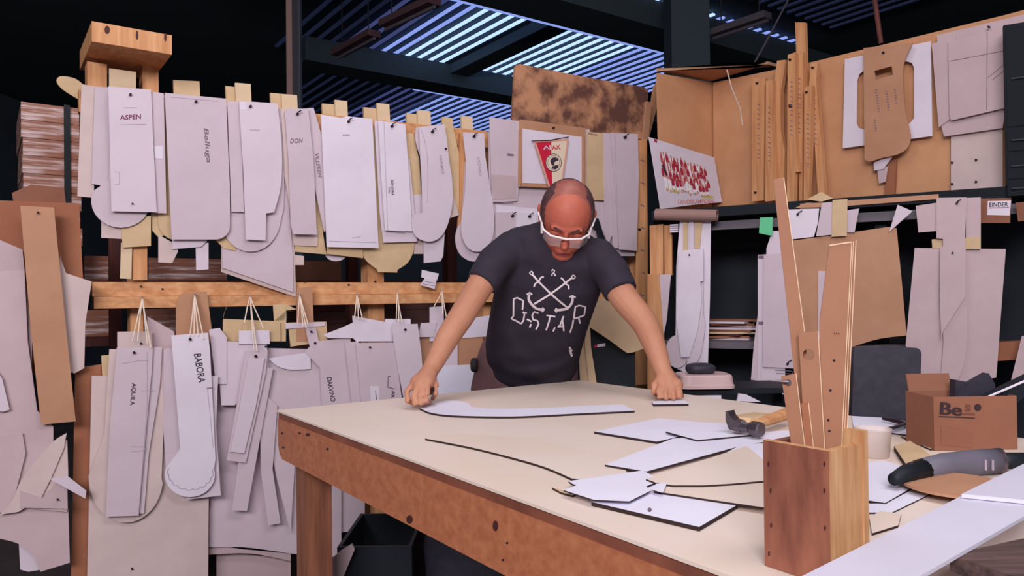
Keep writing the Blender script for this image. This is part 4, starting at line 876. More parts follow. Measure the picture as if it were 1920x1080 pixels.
# dark bin with a beige cloth over it
def vd(d): return Plane((0, d, 0), (0, -1, 0))
PB = vd(3.1)
bn = thing('tool_bin', (at(1145, 700, 3.2).x, 3.25, 0), 'black tool bin with a small red and white label behind the worker', 'bin')
a0 = PB.hit(1098, 600); b0 = PB.hit(1190, 600); V, Fc = boxv((a0.x, 3.1, 0), (b0.x - a0.x, 0, 0), (0, 0.2, 0), (0, 0, a0.z)); mk('body', V, Fc, 'black', bn)
sheet('label_red', 'red', PB, 0.002, [(1114, 647), (1120, 646), (1120, 651), (1114, 652)], 0.001, bn); sheet('label_white', 'white_c', PB, 0.002, [(1120, 646), (1135, 643), (1135, 649), (1120, 651)], 0.001, bn)
mat('cloth', (206, 178, 148), 0.9, (188, 158, 128), 5)
V, Fc = [], []
front = [(1094, 606), (1104, 580), (1125, 562), (1152, 560), (1172, 575), (1190, 610), (1206, 648), (1200, 656), (1180, 662), (1170, 658), (1140, 636)]
sheet('draped_cloth', 'cloth', PB, 0.03, sm(front + [front[0]], 3)[:-1], 0.02, None, 'beige cloth flap hanging over the black tool bin', 'cloth')
for k, (xa, xb, xc, xd) in enumerate(((1084, 1098, 1104, 1088), (1096, 1106, 1119, 1104))):
    pts = [vd(3.0 - 0.01 * k).hit(x, y) for x, y in ((xa, 596), (xb, 596), (xb + 2, 650), (xc, 720), (xd, 720), (xa + 1, 650))]; V, Fc = prism(pts, (0, 0.02, 0))
    mk('hanging_strap', V, Fc, 'cloth', label=('wider' if k else 'narrow') + ' beige cloth strip hanging at the hip of the worker', cat='cloth', group='beige cloth strips')
# lidded tray with dark pouch, behind the bench
PT = vd(2.75)
zt0 = PT.hit(1330, 728).z
tr = thing('plastic_tray', PT.hit(1330, 728) + Vector((0, 0.1, 0)), 'pale plastic tray lid on a stand behind the bench', 'tray')
mat('plastic', (206, 176, 176), 0.35)
o = [(1283, 703), (1378, 712), (1384, 724), (1386, 730), (1345, 736), (1280, 718)]
c = PT.hit(1330, 720); L_ = 0.125
prof = [(0.0, 1.0), (0.012, 1.0), (0.014, 0.97), (0.045, 0.93), (0.05, 0.88)]
V, Fc = [], []; n = 24
for h, s_ in prof:
    for k in range(n):
        a = 2 * math.pi * k / n; ca, sa = math.cos(a), math.sin(a); e = 0.35
        V.append(c + Vector((math.copysign(abs(ca) ** e, ca) * 0.105 * s_, 0.09 + math.copysign(abs(sa) ** e, sa) * 0.085 * s_, h - 0.02)))
for i in range(len(prof) - 1):
    for k in range(n): j = (k + 1) % n; Fc.append((i * n + k, i * n + j, (i + 1) * n + j, (i + 1) * n + k))
Fc.append(tuple(range(n))); Fc.append(tuple((len(prof) - 1) * n + k for k in range(n))); mk('tray_lid', V, Fc, 'plastic', tr, smooth=False)
zst = c.z - 0.021
stn = thing('side_stand', (c.x, c.y + 0.09, 0), 'dark side stand with white drawers behind the bench', 'stand')
V, Fc = boxv((c.x - 0.14, 2.78, zst - 0.02), (0.5, 0, 0), (0, 0.24, 0), (0, 0, 0.02)); mk('top', V, Fc, 'black', stn)
for xx in (-0.13, 0.32):
    for yy in (2.79, 2.98): V, Fc = boxv((c.x + xx, yy, 0), (0.03, 0, 0), (0, 0.03, 0), (0, 0, zst - 0.02)); mk('leg', V, Fc, 'black', stn)
V, Fc = boxv((c.x - 0.08, 2.775, zst - 0.09), (0.13, 0, 0), (0, 0.2, 0), (0, 0, 0.065)); mk('drawer', V, Fc, 'white_c', stn)
V, Fc = boxv((c.x - 0.16, 2.772, zst - 0.0), (0.018, 0, 0), (0, 0.1, 0), (0, 0, 0.055)); 
# pouch on the tray
def blob(c, rx, ry, rz, n=16, m=9, pw=1.0):
    V, Fc = [], []
    for i in range(m + 1):
        t = math.pi * i / m
        for k in range(n):
            a = 2 * math.pi * k / n
            sx, sy, sz = math.sin(t) * math.cos(a), math.sin(t) * math.sin(a), math.cos(t)
            f = lambda q: math.copysign(abs(q) ** pw, q)
            V.append(Vector(c) + Vector((f(sx) * rx, f(sy) * ry, f(sz) * rz)))
    for i in range(m):
        for k in range(n): j = (k + 1) % n; Fc.append((i * n + k, i * n + j, (i + 1) * n + j, (i + 1) * n + k))
    return V, Fc
V, Fc = blob(c + Vector((-0.01, 0.09, 0.048)), 0.055, 0.045, 0.022, pw=0.7); mk('pouch', V, Fc, 'leather', label='dark folded pouch lying on the pale tray', cat='pouch', smooth=True)
sheet('paper_sheet', 'white_c', vd(2.72), 0, [(1382, 752), (1385, 738), (1400, 740), (1428, 754)], 0.01, None, 'white paper corner behind the far bench edge', 'paper')
# ================================================================ things lying on the work table
GT = 'pieces lying on the work table'
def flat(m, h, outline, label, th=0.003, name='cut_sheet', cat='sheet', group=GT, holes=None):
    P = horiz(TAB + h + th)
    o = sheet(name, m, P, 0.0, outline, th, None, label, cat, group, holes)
    o.data.materials.append(MATS['edge_shade'])  # near-black side faces imitate the shadow line around each sheet
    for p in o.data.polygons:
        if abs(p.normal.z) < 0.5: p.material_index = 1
    return o
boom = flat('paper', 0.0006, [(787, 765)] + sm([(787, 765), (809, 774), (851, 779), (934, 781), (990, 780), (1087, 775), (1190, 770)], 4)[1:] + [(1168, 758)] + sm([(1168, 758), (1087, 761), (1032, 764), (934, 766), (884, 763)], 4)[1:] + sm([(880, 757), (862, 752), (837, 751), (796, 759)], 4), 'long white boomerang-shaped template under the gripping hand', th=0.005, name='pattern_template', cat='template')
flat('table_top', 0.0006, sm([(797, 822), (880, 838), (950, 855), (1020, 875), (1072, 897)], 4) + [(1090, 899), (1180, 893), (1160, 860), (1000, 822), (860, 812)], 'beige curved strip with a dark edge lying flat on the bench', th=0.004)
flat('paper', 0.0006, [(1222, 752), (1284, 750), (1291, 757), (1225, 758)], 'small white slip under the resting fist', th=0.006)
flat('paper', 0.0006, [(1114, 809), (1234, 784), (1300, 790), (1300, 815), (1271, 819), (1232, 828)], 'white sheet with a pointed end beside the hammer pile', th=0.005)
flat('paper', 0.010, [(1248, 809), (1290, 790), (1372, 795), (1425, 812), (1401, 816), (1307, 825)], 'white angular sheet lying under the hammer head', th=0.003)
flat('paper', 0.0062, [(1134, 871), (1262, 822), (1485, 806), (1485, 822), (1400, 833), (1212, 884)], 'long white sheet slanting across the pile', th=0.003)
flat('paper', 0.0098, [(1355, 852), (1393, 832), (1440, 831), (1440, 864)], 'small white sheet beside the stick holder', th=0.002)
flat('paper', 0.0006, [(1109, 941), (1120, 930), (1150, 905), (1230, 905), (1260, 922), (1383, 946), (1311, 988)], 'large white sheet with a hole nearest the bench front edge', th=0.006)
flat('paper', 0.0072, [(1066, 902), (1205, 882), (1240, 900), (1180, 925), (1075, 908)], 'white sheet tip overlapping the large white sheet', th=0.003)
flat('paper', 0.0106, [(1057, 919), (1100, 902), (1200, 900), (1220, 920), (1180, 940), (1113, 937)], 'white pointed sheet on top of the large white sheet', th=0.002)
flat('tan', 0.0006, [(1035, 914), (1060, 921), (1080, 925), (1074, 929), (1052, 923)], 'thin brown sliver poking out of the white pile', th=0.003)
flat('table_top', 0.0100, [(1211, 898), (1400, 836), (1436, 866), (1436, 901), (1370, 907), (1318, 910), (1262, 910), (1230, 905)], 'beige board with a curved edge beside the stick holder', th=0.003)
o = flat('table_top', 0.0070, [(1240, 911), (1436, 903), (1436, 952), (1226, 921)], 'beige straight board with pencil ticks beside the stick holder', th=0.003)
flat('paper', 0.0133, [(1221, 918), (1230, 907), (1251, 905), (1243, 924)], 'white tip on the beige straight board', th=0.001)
disc(horiz(TAB + 0.0068), 0, (1218, 956), 4, 'pencil', bpy.data.objects['cut_sheet.006'], 'hole_mark', 0.0004)
# hammer
HZ = TAB + 0.0136
ha = horiz(HZ + 0.017).hit(1374, 797); hb = horiz(HZ + 0.016).hit(1428, 806); ax = (hb - ha).normalized(); side = Vector((-ax.y, ax.x, 0))
hm = thing('claw_hammer', (ha + hb) / 2 - Vector((0, 0, 0.017)), 'steel hammer with a wooden handle lying on the white sheets', 'hammer')
V, Fc = tube([hb - ax * 0.030, hb - ax * 0.022, hb - ax * 0.004, hb], [0.010, 0.0155, 0.0165, 0.0150], 16); mk('poll', V, Fc, 'steel', hm, smooth=False)
V, Fc = tube([ha + ax * 0.022, hb - ax * 0.028], [0.014, 0.010], 8); mk('head', V, Fc, 'steel', hm)
q = ha + ax * 0.024
pr = [(0.0, -0.012), (0.0, 0.012), (-0.014, 0.014), (-0.024, 0.022), (-0.028, 0.032), (-0.034, 0.030), (-0.034, 0.010), (-0.026, -0.008)]
V, Fc = prism([q + ax * a + Vector((0, 0, b)) - side * 0.012 for a, b in pr], side * 0.024); mk('claw', V, Fc, 'steel', hm)
hh = horiz(HZ + 0.012).hit(1480, 778); d_ = (hh - (ha + hb) / 2); d_.z = 0; d_ = d_.normalized()
cc = (ha + hb) / 2
V, Fc = tube([cc - d_ * 0.004, cc + d_ * 0.04, cc + d_ * 0.13, cc + d_ * 0.24], [0.009, 0.010, 0.013, 0.015], 10); mk('handle', V, Fc, 'wood_b', hm)
V, Fc = boxv(horiz(TAB + 0.0005).hit(1404, 795) + AD * 0.06, BD * 0.10, -AD * 0.05 + BD * 0.02, (0, 0, 0.012)); mk('wooden_block', V, Fc, 'tan', label='flat pine block lying behind the hammer', cat='block')

# ---------------------------------------------------------------- stick holder
c00 = TT.hit(1434, 1061); dv = -AD; du = BD
wl, wd, hh_, t_ = 0.084, 0.078, 0.147, 0.010
sh = thing('stick_holder', c00 + dv * wl / 2 + du * wd / 2, 'square wooden box holding hardboard sticks on the bench', 'holder')
z0 = TAB + 0.0005; b0 = Vector((c00.x, c00.y, z0))
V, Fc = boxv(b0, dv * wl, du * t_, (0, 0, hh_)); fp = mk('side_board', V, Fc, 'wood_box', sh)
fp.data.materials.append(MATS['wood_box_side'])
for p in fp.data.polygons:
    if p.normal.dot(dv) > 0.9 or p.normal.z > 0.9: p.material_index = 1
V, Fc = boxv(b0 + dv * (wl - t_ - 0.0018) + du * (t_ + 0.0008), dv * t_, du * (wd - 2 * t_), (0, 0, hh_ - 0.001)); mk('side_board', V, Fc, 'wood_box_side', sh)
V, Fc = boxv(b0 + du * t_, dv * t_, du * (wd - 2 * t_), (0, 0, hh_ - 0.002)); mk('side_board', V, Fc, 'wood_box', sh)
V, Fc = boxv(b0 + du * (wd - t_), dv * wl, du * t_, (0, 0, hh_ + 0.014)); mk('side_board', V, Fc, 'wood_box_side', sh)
V, Fc = boxv(b0 + du * t_ + dv * t_, dv * (wl - 2 * t_), du * (wd - 2 * t_), (0, 0, 0.008)); mk('base', V, Fc, 'wood_box', sh)
FPl = Plane(b0, -du)
for x, y in ((1441, 870), (1546, 870), (1445, 920), (1546, 920), (1446, 985), (1547, 990), (1442, 1038)):
    pts = [FPl.hit(a, b, 0.0003) for a, b in arc(x, y, 1.8, 5, 0, 360, 8)[:-1]]; V, Fc = prism(pts, FPl.n * 0.0004); mk('nail_mark', V, Fc, 'knot', fp)
# sticks standing in it: each on its own upright plane inside the box
def inbox(fu, fv): return b0 + dv * (wl * fv) + du * (wd * fu)
GK = 'hardboard sticks in the wooden holder'
def stk(m, fu, ol, label, th=0.003, holes=None, fv=0.5):
    P = Plane(inbox(fu, fv), (-0.30, -1.0, 0.0))
    o = sheet('hardboard_stick', m, P, 0.0, ol, th, None, label, 'stick', GK, holes)
    n = len(ol)
    return o, P
def edge(P, a, b, o, w=1.5):
    A, B = P.hit(*a, 0.0006), P.hit(*b, 0.0006); d = (B - A).normalized(); s = P.n.cross(d) * (w * A.y / F / 2); V, Fc = prism([A - s, B - s, B + s, A + s], -P.n * 0.0030); mk('sawn_edge', V, Fc, 'edge', o)
o, P = stk('stick_brown', 0.62, [(1450, 337), (1469, 332), (1508, 622), (1535, 880), (1508, 880), (1483, 640)], 'tallest thin stick leaning out of the holder', fv=0.40); edge(P, (1469.5, 333), (1508.5, 622), o)
for k in range(3): pass
o, P = stk('stick_brown', 0.80, [(1557, 457), (1604, 450), (1585, 860), (1545, 860), (1539, 600)], 'rearmost of the three broad boards in the holder', fv=0.50); edge(P, (1605, 450), (1586, 860), o)
o, P = stk('cardboard', 0.72, [(1556, 458), (1601, 452), (1582, 862), (1543, 862), (1538, 600)], 'middle one of the three broad boards in the holder', fv=0.50); edge(P, (1600, 453), (1581, 862), o)
o, P = stk('stick_brown', 0.64, [(1555, 460), (1597, 454), (1577, 865), (1541, 865), (1537, 600)], 'front one of the three broad boards in the holder', fv=0.55); edge(P, (1555, 460), (1597, 454), o, 2.5); edge(P, (1597, 454), (1577, 862), o)
for x, y in ((1564, 676), (1557, 732), (1553, 788), (1555, 808)): disc(P, 0, (x, y), 2.6, 'nail_mat', o, 'drill_hole', 0.0003)
for x in (1564, 1568, 1572): stroke([(x, 624), (x + 2, 627)], 1.5, P, 0, 'nail_mat', o, 'pencil_mark')
o, P = stk('stick_brown', 0.46, [(1497, 624), (1534, 621), (1549, 880), (1516, 880), (1505, 760)], 'stick with a round hole standing in the holder', holes=[arc(1516, 665, 11, 11, 0, 360, 18)[:-1]], fv=0.45); edge(P, (1534, 621), (1547, 855), o)
o, P = stk('cardboard', 0.38, [(1502, 757), (1515, 755), (1528, 880), (1514, 880)], 'short narrow stick between the others in the holder', fv=0.40); edge(P, (1516, 756), (1528, 865), o)
o, P = stk('stick_brown', 0.30, [(1465, 706), (1492, 701), (1514, 880), (1490, 880)], 'short stick with a nail through its top in the holder', fv=0.30); edge(P, (1492.5, 701), (1512, 862), o)
V, Fc = tube([P.hit(1446, 714, 0.006), P.hit(1478, 716, 0.004)], [0.0008, 0.0022], 8); mk('nail', V, Fc, 'steel', o); disc(P, 0, (1478, 716), 5, 'steel', o, 'nail_head', 0.004)

# ---------------------------------------------------------------- right end of the bench
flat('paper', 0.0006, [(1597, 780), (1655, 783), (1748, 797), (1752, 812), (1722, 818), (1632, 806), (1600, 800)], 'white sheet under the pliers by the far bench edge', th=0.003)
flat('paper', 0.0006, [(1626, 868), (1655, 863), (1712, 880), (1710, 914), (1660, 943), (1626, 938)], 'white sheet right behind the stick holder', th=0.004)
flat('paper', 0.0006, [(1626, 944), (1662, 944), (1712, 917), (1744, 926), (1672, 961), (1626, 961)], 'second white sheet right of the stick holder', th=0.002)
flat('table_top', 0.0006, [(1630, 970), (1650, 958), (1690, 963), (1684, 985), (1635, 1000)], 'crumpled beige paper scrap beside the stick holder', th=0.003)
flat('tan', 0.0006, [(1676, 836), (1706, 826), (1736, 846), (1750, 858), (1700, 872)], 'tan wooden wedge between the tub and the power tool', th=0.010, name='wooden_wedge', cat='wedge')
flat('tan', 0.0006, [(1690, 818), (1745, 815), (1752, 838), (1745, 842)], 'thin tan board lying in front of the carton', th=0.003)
# pliers
pz0 = TAB + 0.0042
pli = thing('pliers', horiz(pz0).hit(1695, 798), 'dark combination pliers lying on the white sheet', 'pliers')
def tz(pts, r, h): return tube([horiz(pz0 + h).hit(*p) for p in pts], r, 8)
V, Fc = tz([(1655, 785), (1680, 790), (1700, 796), (1716, 793)], [0.003, 0.005, 0.006, 0.004], 0.008); mk('handle', V, Fc, 'nail_mat', pli)
V, Fc = tz([(1665, 805), (1685, 800), (1702, 794), (1724, 789)], [0.005, 0.005, 0.006, 0.003], 0.009); mk('handle', V, Fc, 'steel', pli)
V, Fc = blob(horiz(pz0 + 0.009).hit(1700, 795), 0.010, 0.010, 0.006); mk('pivot', V, Fc, 'steel', pli, smooth=True)
# clear tub
cu = TT.hit(1640, 862); V, Fc = [], []; mat('tub', (232, 216, 210), 0.25, alpha=0.55)
n = 28
prof = [(0.0005, 0.024), (0.0005, 0.029), (0.052, 0.033), (0.054, 0.0345), (0.055, 0.033), (0.003, 0.027)]
for h, r in prof:
    for k in range(n): a = 2 * math.pi * k / n; V.append(Vector((cu.x + 0.012 + r * math.cos(a), cu.y + 0.03 + r * math.sin(a), TAB + h)))
for i in range(len(prof) - 1):
    for k in range(n): j = (k + 1) % n; Fc.append((i * n + k, i * n + j, (i + 1) * n + j, (i + 1) * n + k))
Fc.append(tuple(range(n))); mk('plastic_tub', V, Fc, 'tub', label='clear plastic tub behind the stick holder', cat='tub', smooth=True)
# carton
A = TT.hit(1752, 846); B = TT.hit(1908, 843); ex = B - A; ex.z = 0; L = ex.length; exn = ex.normalized(); eyn = Vector((-exn.y, exn.x, 0))
CH = (Plane(A, -eyn).hit(1752, 745).z - TAB); A.z = TAB + 0.0005; CD = 0.10; tk = 0.003
ct = thing('carton', A + ex / 2 + eyn * CD / 2, 'brown open carton with dark lettering at the bench end', 'box')
mat('carton_b', (150, 102, 80), 0.8, (132, 86, 68), 3)
for o_, e1, e2 in ((A, ex, eyn * tk), (A + eyn * (CD - tk), ex, eyn * tk), (A + eyn * tk, exn * tk, eyn * (CD - 2 * tk)), (A + ex - exn * tk + eyn * tk, exn * tk, eyn * (CD - 2 * tk))):
    V, Fc = boxv(o_, e1, e2, (0, 0, CH)); mk('carton_side', V, Fc, 'carton_b', ct)
V, Fc = boxv(A + eyn * tk + exn * tk, ex - exn * 2 * tk, eyn * (CD - 2 * tk), (0, 0, tk)); mk('carton_bottom', V, Fc, 'carton_b', ct)
V, Fc = boxv(A + exn * 0.006 + eyn * (CD - tk) + Vector((0, 0, CH)), exn * L * 0.55, eyn * tk, Vector((0, 0, 0.035)) + eyn * 0.01); mk('flap', V, Fc, 'carton_b', ct)
CP = Plane(A, -eyn)
mat('print_brown', (58, 40, 44), 0.8); mat('print_faint', (110, 66, 60), 0.8)
text('Be', CP, 0.0004, (1761, 777), (1801, 780), 23, 'print_brown', ct, name='lettering'); text('Be', CP, 0.0006, (1763, 777), (1803, 780), 23, 'print_brown', ct)
text('s', CP, 0.0004, (1808, 771), (1820, 772), 13, 'print_faint', ct); disc(CP, 0.0002, (1833, 764), 7, 'print_brown', ct, 'printed_dot', 0.0003)
stroke([(1760, 781), (1828, 784)], 2, CP, 0, 'print_brown', ct, 'printed_line'); stroke([(1800, 776), (1828, 777)], 3, CP, 0, 'print_faint', ct, 'printed_line')
sheet('paper_patch', 'carton', CP, 0.0008, [(1765, 798), (1824, 811), (1824, 840), (1764, 834)], 0.0006, ct)
# things sticking out of the carton
inn = A + ex * 0.5 + eyn * CD * 0.5
P1 = Plane(A + eyn * 0.055, -eyn)
sheet('folded_pouch', 'leather', P1, 0, [(1790, 800), (1792, 712), (1822, 718), (1854, 700), (1866, 720), (1866, 800)], 0.02, None, 'dark grey folded pouch sticking out of the carton', 'pouch')
P2 = Plane(A + eyn * 0.02, -eyn)
o = sheet('black_level', 'black', P2, 0, [(1838, 748), (1960, 688), (1968, 708), (1900, 760), (1850, 770)], 0.016, None, 'black bar tool leaning out of the carton', 'tool')
V, Fc = tube([P2.hit(1844, 748, 0.002), P2.hit(1964, 696, 0.002)], 0.0025, 6); mk('bright_edge', V, Fc, 'white_c', o)
# power tool
pt = [(1676, 893), (1700, 884), (1730, 876), (1770, 868), (1820, 862), (1868, 858), (1890, 858), (1930, 858)]
PZ = TAB + 0.0225
path = [horiz(PZ).hit(x, y + 6) for x, y in pt]
rad = [0.010, 0.016, 0.019, 0.0215, 0.022, 0.0215, 0.0165, 0.0165]
tl_ = thing('power_tool', path[3] - Vector((0, 0, 0.02)), 'grey and black handheld power tool lying on the bench', 'tool')
V, Fc = tube(path[0:3], rad[0:3], 14); mk('nose', V, Fc, 'black', tl_, smooth=True)
V, Fc = tube(path[2:6], rad[2:6], 16); mk('grip', V, Fc, 'tool_grey', tl_, smooth=True)
V, Fc = tube([path[5], path[5] + (path[6] - path[5]) * 0.4], 0.0222, 16); mk('collar', V, Fc, 'steel', tl_)
V, Fc = tube([path[5] + (path[6] - path[5]) * 0.4] + path[6:], [0.0145] * 3, 14); mk('rear_end', V, Fc, 'black', tl_, smooth=True)
V, Fc = tube([path[1] + Vector((0, -0.002, 0.012)), path[1] * 0.5 + path[2] * 0.5 + Vector((0, 0, 0.018)), path[2] + Vector((0, 0, 0.0175))], 0.0025, 6); mk('trim', V, Fc, 'steel', tl_)
for k, x in enumerate((1832, 1845)):
    a = horiz(PZ).hit(x, 868); V, Fc = boxv(a + Vector((0, -0.0222, -0.008)), (0.003, 0, 0), (0, 0.003, 0), (0, 0, 0.018)); mk('white_mark', V, Fc, 'pencil_soft', tl_)
# tan disc
cd_ = horiz(TAB + 0.012).hit(1797, 912)
V, Fc = prism([cd_ + Vector((0.081 * math.cos(a), 0.081 * math.sin(a), 0.0)) for a in [2 * math.pi * k / 48 for k in range(48)]], (0, 0, 0.004)); mk('hardboard_disc', V, Fc, 'hardboard', label='round tan hardboard disc in front of the power tool', cat='disc')
V, Fc = boxv(cd_ + Vector((-0.03, -0.03, -0.0115)), (0.06, 0, 0), (0, 0.06, 0), (0, 0, 0.0113)); mk('spacer_block', V, Fc, 'hardboard', label='small block under the round tan disc', cat='block')
# long white board raised on planks in the foreground
BZ = TAB + 0.055
bo = [(1440, 1115), (1508, 1078), (1808, 927), (1960, 850), (1960, 945), (1690, 1100), (1650, 1125)]
P = horiz(BZ); V, Fc = prism([P.hit(x, y) for x, y in bo], (0, 0, -0.004)); mk('long_white_board', V, Fc, 'paper_b', label='long white board lying across planks at the near bench end', cat='board')
P = horiz(BZ + 0.006); V, Fc = prism([P.hit(x, y) for x, y in [(1803, 926), (1960, 850), (1960, 941)]], (0, 0, -0.005)); mk('white_offcut_board', V, Fc, 'paper_b', label='second white board laid over the far part of the long one', cat='board')
gk = 'rough planks under the long white board'
zz = TAB + 0.0005
for k, (m, dx, h) in enumerate((('wood_grey', 0.0, 0.016), ('wood_grey', 0.015, 0.016), ('wood_grey', 0.035, 0.017))):
    a = horiz(TAB + 0.02).hit(1800, 1085) ; a = Vector((a.x + dx * 0.6 + 0.02, a.y - 0.19 + dx, zz))
    V, Fc = boxv(a, Vector((0.5, 0.22, 0)), Vector((-0.06, 0.14, 0)), (0, 0, h)); mk('rough_plank', V, Fc, m, label=('bottom', 'middle', 'top')[k] + ' rough plank of the stack under the long white board', cat='plank', group=gk); zz += h + 0.0004
# ---------------------------------------------------------------- under the bench
PU = vd(2.35)
ub = thing('black_crate', PU.hit(705, 1100) * 1.0, 'black plastic crate standing under the bench', 'crate'); ub.location.z = 0; WORLDLOC[ub.name] = ub.location.copy()
a0, a1 = PU.hit(632, 1026), PU.hit(772, 1026)
V, Fc = boxv((a0.x, 2.35, 0), (a1.x - a0.x, 0, 0), (0, 0.012, 0), (0, 0, a0.z)); mk('front', V, Fc, 'black', ub)
V, Fc = boxv((a0.x, 2.70, 0), (a1.x - a0.x, 0, 0), (0, 0.012, 0), (0, 0, a0.z)); mk('back', V, Fc, 'black', ub)
V, Fc = boxv((a0.x, 2.362, 0), (0.012, 0, 0), (0, 0.338, 0), (0, 0, a0.z)); mk('side', V, Fc, 'black', ub)
V, Fc = boxv((a1.x - 0.012, 2.362, 0), (0.012, 0, 0), (0, 0.338, 0), (0, 0, a0.z)); mk('side', V, Fc, 'black', ub)
sheet('leaning_board', 'pinkish', vd(2.30), 0, [(560, 1100), (640, 1032), (660, 1020), (665, 1030), (620, 1140), (540, 1300), (520, 1300)], 0.008, None, 'brown-pink board leaning on the black crate', 'board')
V, Fc = tube([PU.hit(738, 960) + Vector((0, 0.45, 0.05)), PU.hit(762, 1100) + Vector((0, 0.45, 0))], 0.024, 14); mk('grey_pipe', V, Fc, 'tube_mat', label='grey cardboard pipe standing under the bench', cat='pipe')
sheet('cardboard_sheet', 'cardboard', vd(3.0), 0, [(765, 940), (850, 940), (850, 1100), (768, 1100)], 0.02, None, 'brown cardboard sheet standing under the bench', 'board')
V, Fc = blob(Vector((PU.hit(905, 1080).x, 2.50, 0.30)), 0.20, 0.16, 0.30, 20, 12, 0.8)
V = [v + Vector((0.01 * math.sin(31 * v.x + 17 * v.z), 0, 0.012 * math.sin(23 * v.x + 13 * v.y))) for v in V]
for i, v in enumerate(V): v.z = v.z * (v.z / 0.30) ** 0 
mk('dark_sack', V, Fc, 'leather', label='dark crumpled sack under the bench beside the crate', cat='sack', smooth=True)
# ================================================================ the worker
mat('skin', (188, 134, 108), 0.55, (176, 120, 96), 9)
mat('skin_face', (186, 104, 84), 0.5, (174, 88, 72), 9)
mat('skin_crown', (162, 98, 86), 0.5, (138, 80, 72), 30)
mat('shirt', (52, 44, 56), 0.85, (44, 40, 52), 6)
mat('trousers', (122, 90, 92), 0.7, (100, 72, 76), 6)
mat('hair', (88, 58, 60), 0.8, (66, 42, 46), 40)
mat('shirt_print', (224, 210, 218), 0.8)
mat('shoe', (40, 36, 40), 0.6)
mat('lens', (235, 235, 240), 0.05, alpha=0.22)
mat('clear_frame', (232, 220, 224), 0.25)

def ellipse_ring(c, X, Y, a, b, n=28, p=2.3):
    out = []
    for k in range(n):
        t = 2 * math.pi * k / n; cs, sn = math.cos(t), math.sin(t)
        out.append(c + X * (a * math.copysign(abs(cs) ** (2 / p), cs)) + Y * (b * math.copysign(abs(sn) ** (2 / p), sn)))
    return out
def loft(rings):
    V, Fc = [], []; n = len(rings[0])
    for r in rings: V += r
    for i in range(len(rings) - 1):
        for k in range(n): j = (k + 1) % n; Fc.append((i * n + k, i * n + j, (i + 1) * n + j, (i + 1) * n + k))
    Fc.append(tuple(reversed(range(n)))); Fc.append(tuple((len(rings) - 1) * n + k for k in range(n)))
    return V, Fc
def torso(spec, X=Vector((1, 0, 0)), grow=0.0):
    cs = [at(x, y, d) for x, y, d, a, b in spec]; rings = []
    for i, (x, y, d, a, b) in enumerate(spec):
        t = (cs[min(i + 1, len(cs) - 1)] - cs[max(i - 1, 0)]).normalized()
        Y = t.cross(X).normalized(); Xn = Y.cross(t).normalized()
        rings.append(ellipse_ring(cs[i], Xn, Y, a + grow, b + grow))
    return loft(rings)
def limb(pts, grow=0.0, seg=16):
    P = [at(x, y, d) for x, y, d, r in pts]; R = [r + grow for x, y, d, r in pts]
    # smooth the path
    PP, RR = [], []
    for i in range(len(P) - 1):
        for j in range(4):
            t = j / 4; p0, p1, p2, p3 = P[max(i - 1, 0)], P[i], P[i + 1], P[min(i + 2, len(P) - 1)]
            PP.append(0.5 * (2 * p1 + (p2 - p0) * t + (2 * p0 - 5 * p1 + 4 * p2 - p3) * t * t + (3 * p1 - p0 - 3 * p2 + p3) * t ** 3)); RR.append(R[i] + (R[i + 1] - R[i]) * t)
    PP.append(P[-1]); RR.append(R[-1])
    parts = [tube(PP, RR, seg)]
    parts.append(blob(PP[0], RR[0], RR[0], RR[0], seg, 10)); parts.append(blob(PP[-1], RR[-1], RR[-1], RR[-1], seg, 10))
    return merge(parts)
def fuse(name, parts, voxel, smooth, m):
    V, Fc = merge(parts); me = bpy.data.meshes.new('tmp'); me.from_pydata([tuple(v) for v in V], [], Fc); me.update()
    bm = bmesh.new(); bm.from_mesh(me); bmesh.ops.recalc_face_normals(bm, faces=bm.faces); bm.to_mesh(me); bm.free()
    ob = bpy.data.objects.new('tmp', me); COL.objects.link(ob)
    r = ob.modifiers.new('r', 'REMESH'); r.mode = 'VOXEL'; r.voxel_size = voxel
    s = ob.modifiers.new('s', 'SMOOTH'); s.factor = 0.5; s.iterations = smooth
    dg = bpy.context.evaluated_depsgraph_get(); ev = ob.evaluated_get(dg); em = bpy.data.meshes.new_from_object(ev)
    V2 = [v.co.copy() for v in em.vertices]; F2 = [tuple(p.vertices) for p in em.polygons]
    bpy.data.objects.remove(ob); bpy.data.meshes.remove(me); bpy.data.meshes.remove(em)
    return V2, F2

# ---- head frame
HC = at(1062, 408, 2.42); HS = 1.07; PHI = math.radians(40); RL = math.radians(7)
def hw(x, y, z):
    """head space (x image right, y towards the face, z up) to world"""
    x, y, z = x * HS, y * HS, z * HS
    v = Vector((x, -y * math.cos(PHI) - z * math.sin(PHI), -y * math.sin(PHI) + z * math.cos(PHI)))
    return HC + Vector((v.x * math.cos(RL) + v.z * math.sin(RL), v.y, -v.x * math.sin(RL) + v.z * math.cos(RL)))
def hl(p):
    v = (p - HC) / HS; x = v.x * math.cos(RL) - v.z * math.sin(RL); z = v.x * math.sin(RL) + v.z * math.cos(RL)
    return Vector((x, -v.y * math.cos(PHI) - z * math.sin(PHI), -v.y * math.sin(PHI) + z * math.cos(PHI)))
def hblob(c, r, n=18, m=12, pw=1.0):
    V, Fc = blob((0, 0, 0), r[0], r[1], r[2], n, m, pw); return [hw(c[0] + v.x, c[1] + v.y, c[2] + v.z) for v in V], Fc
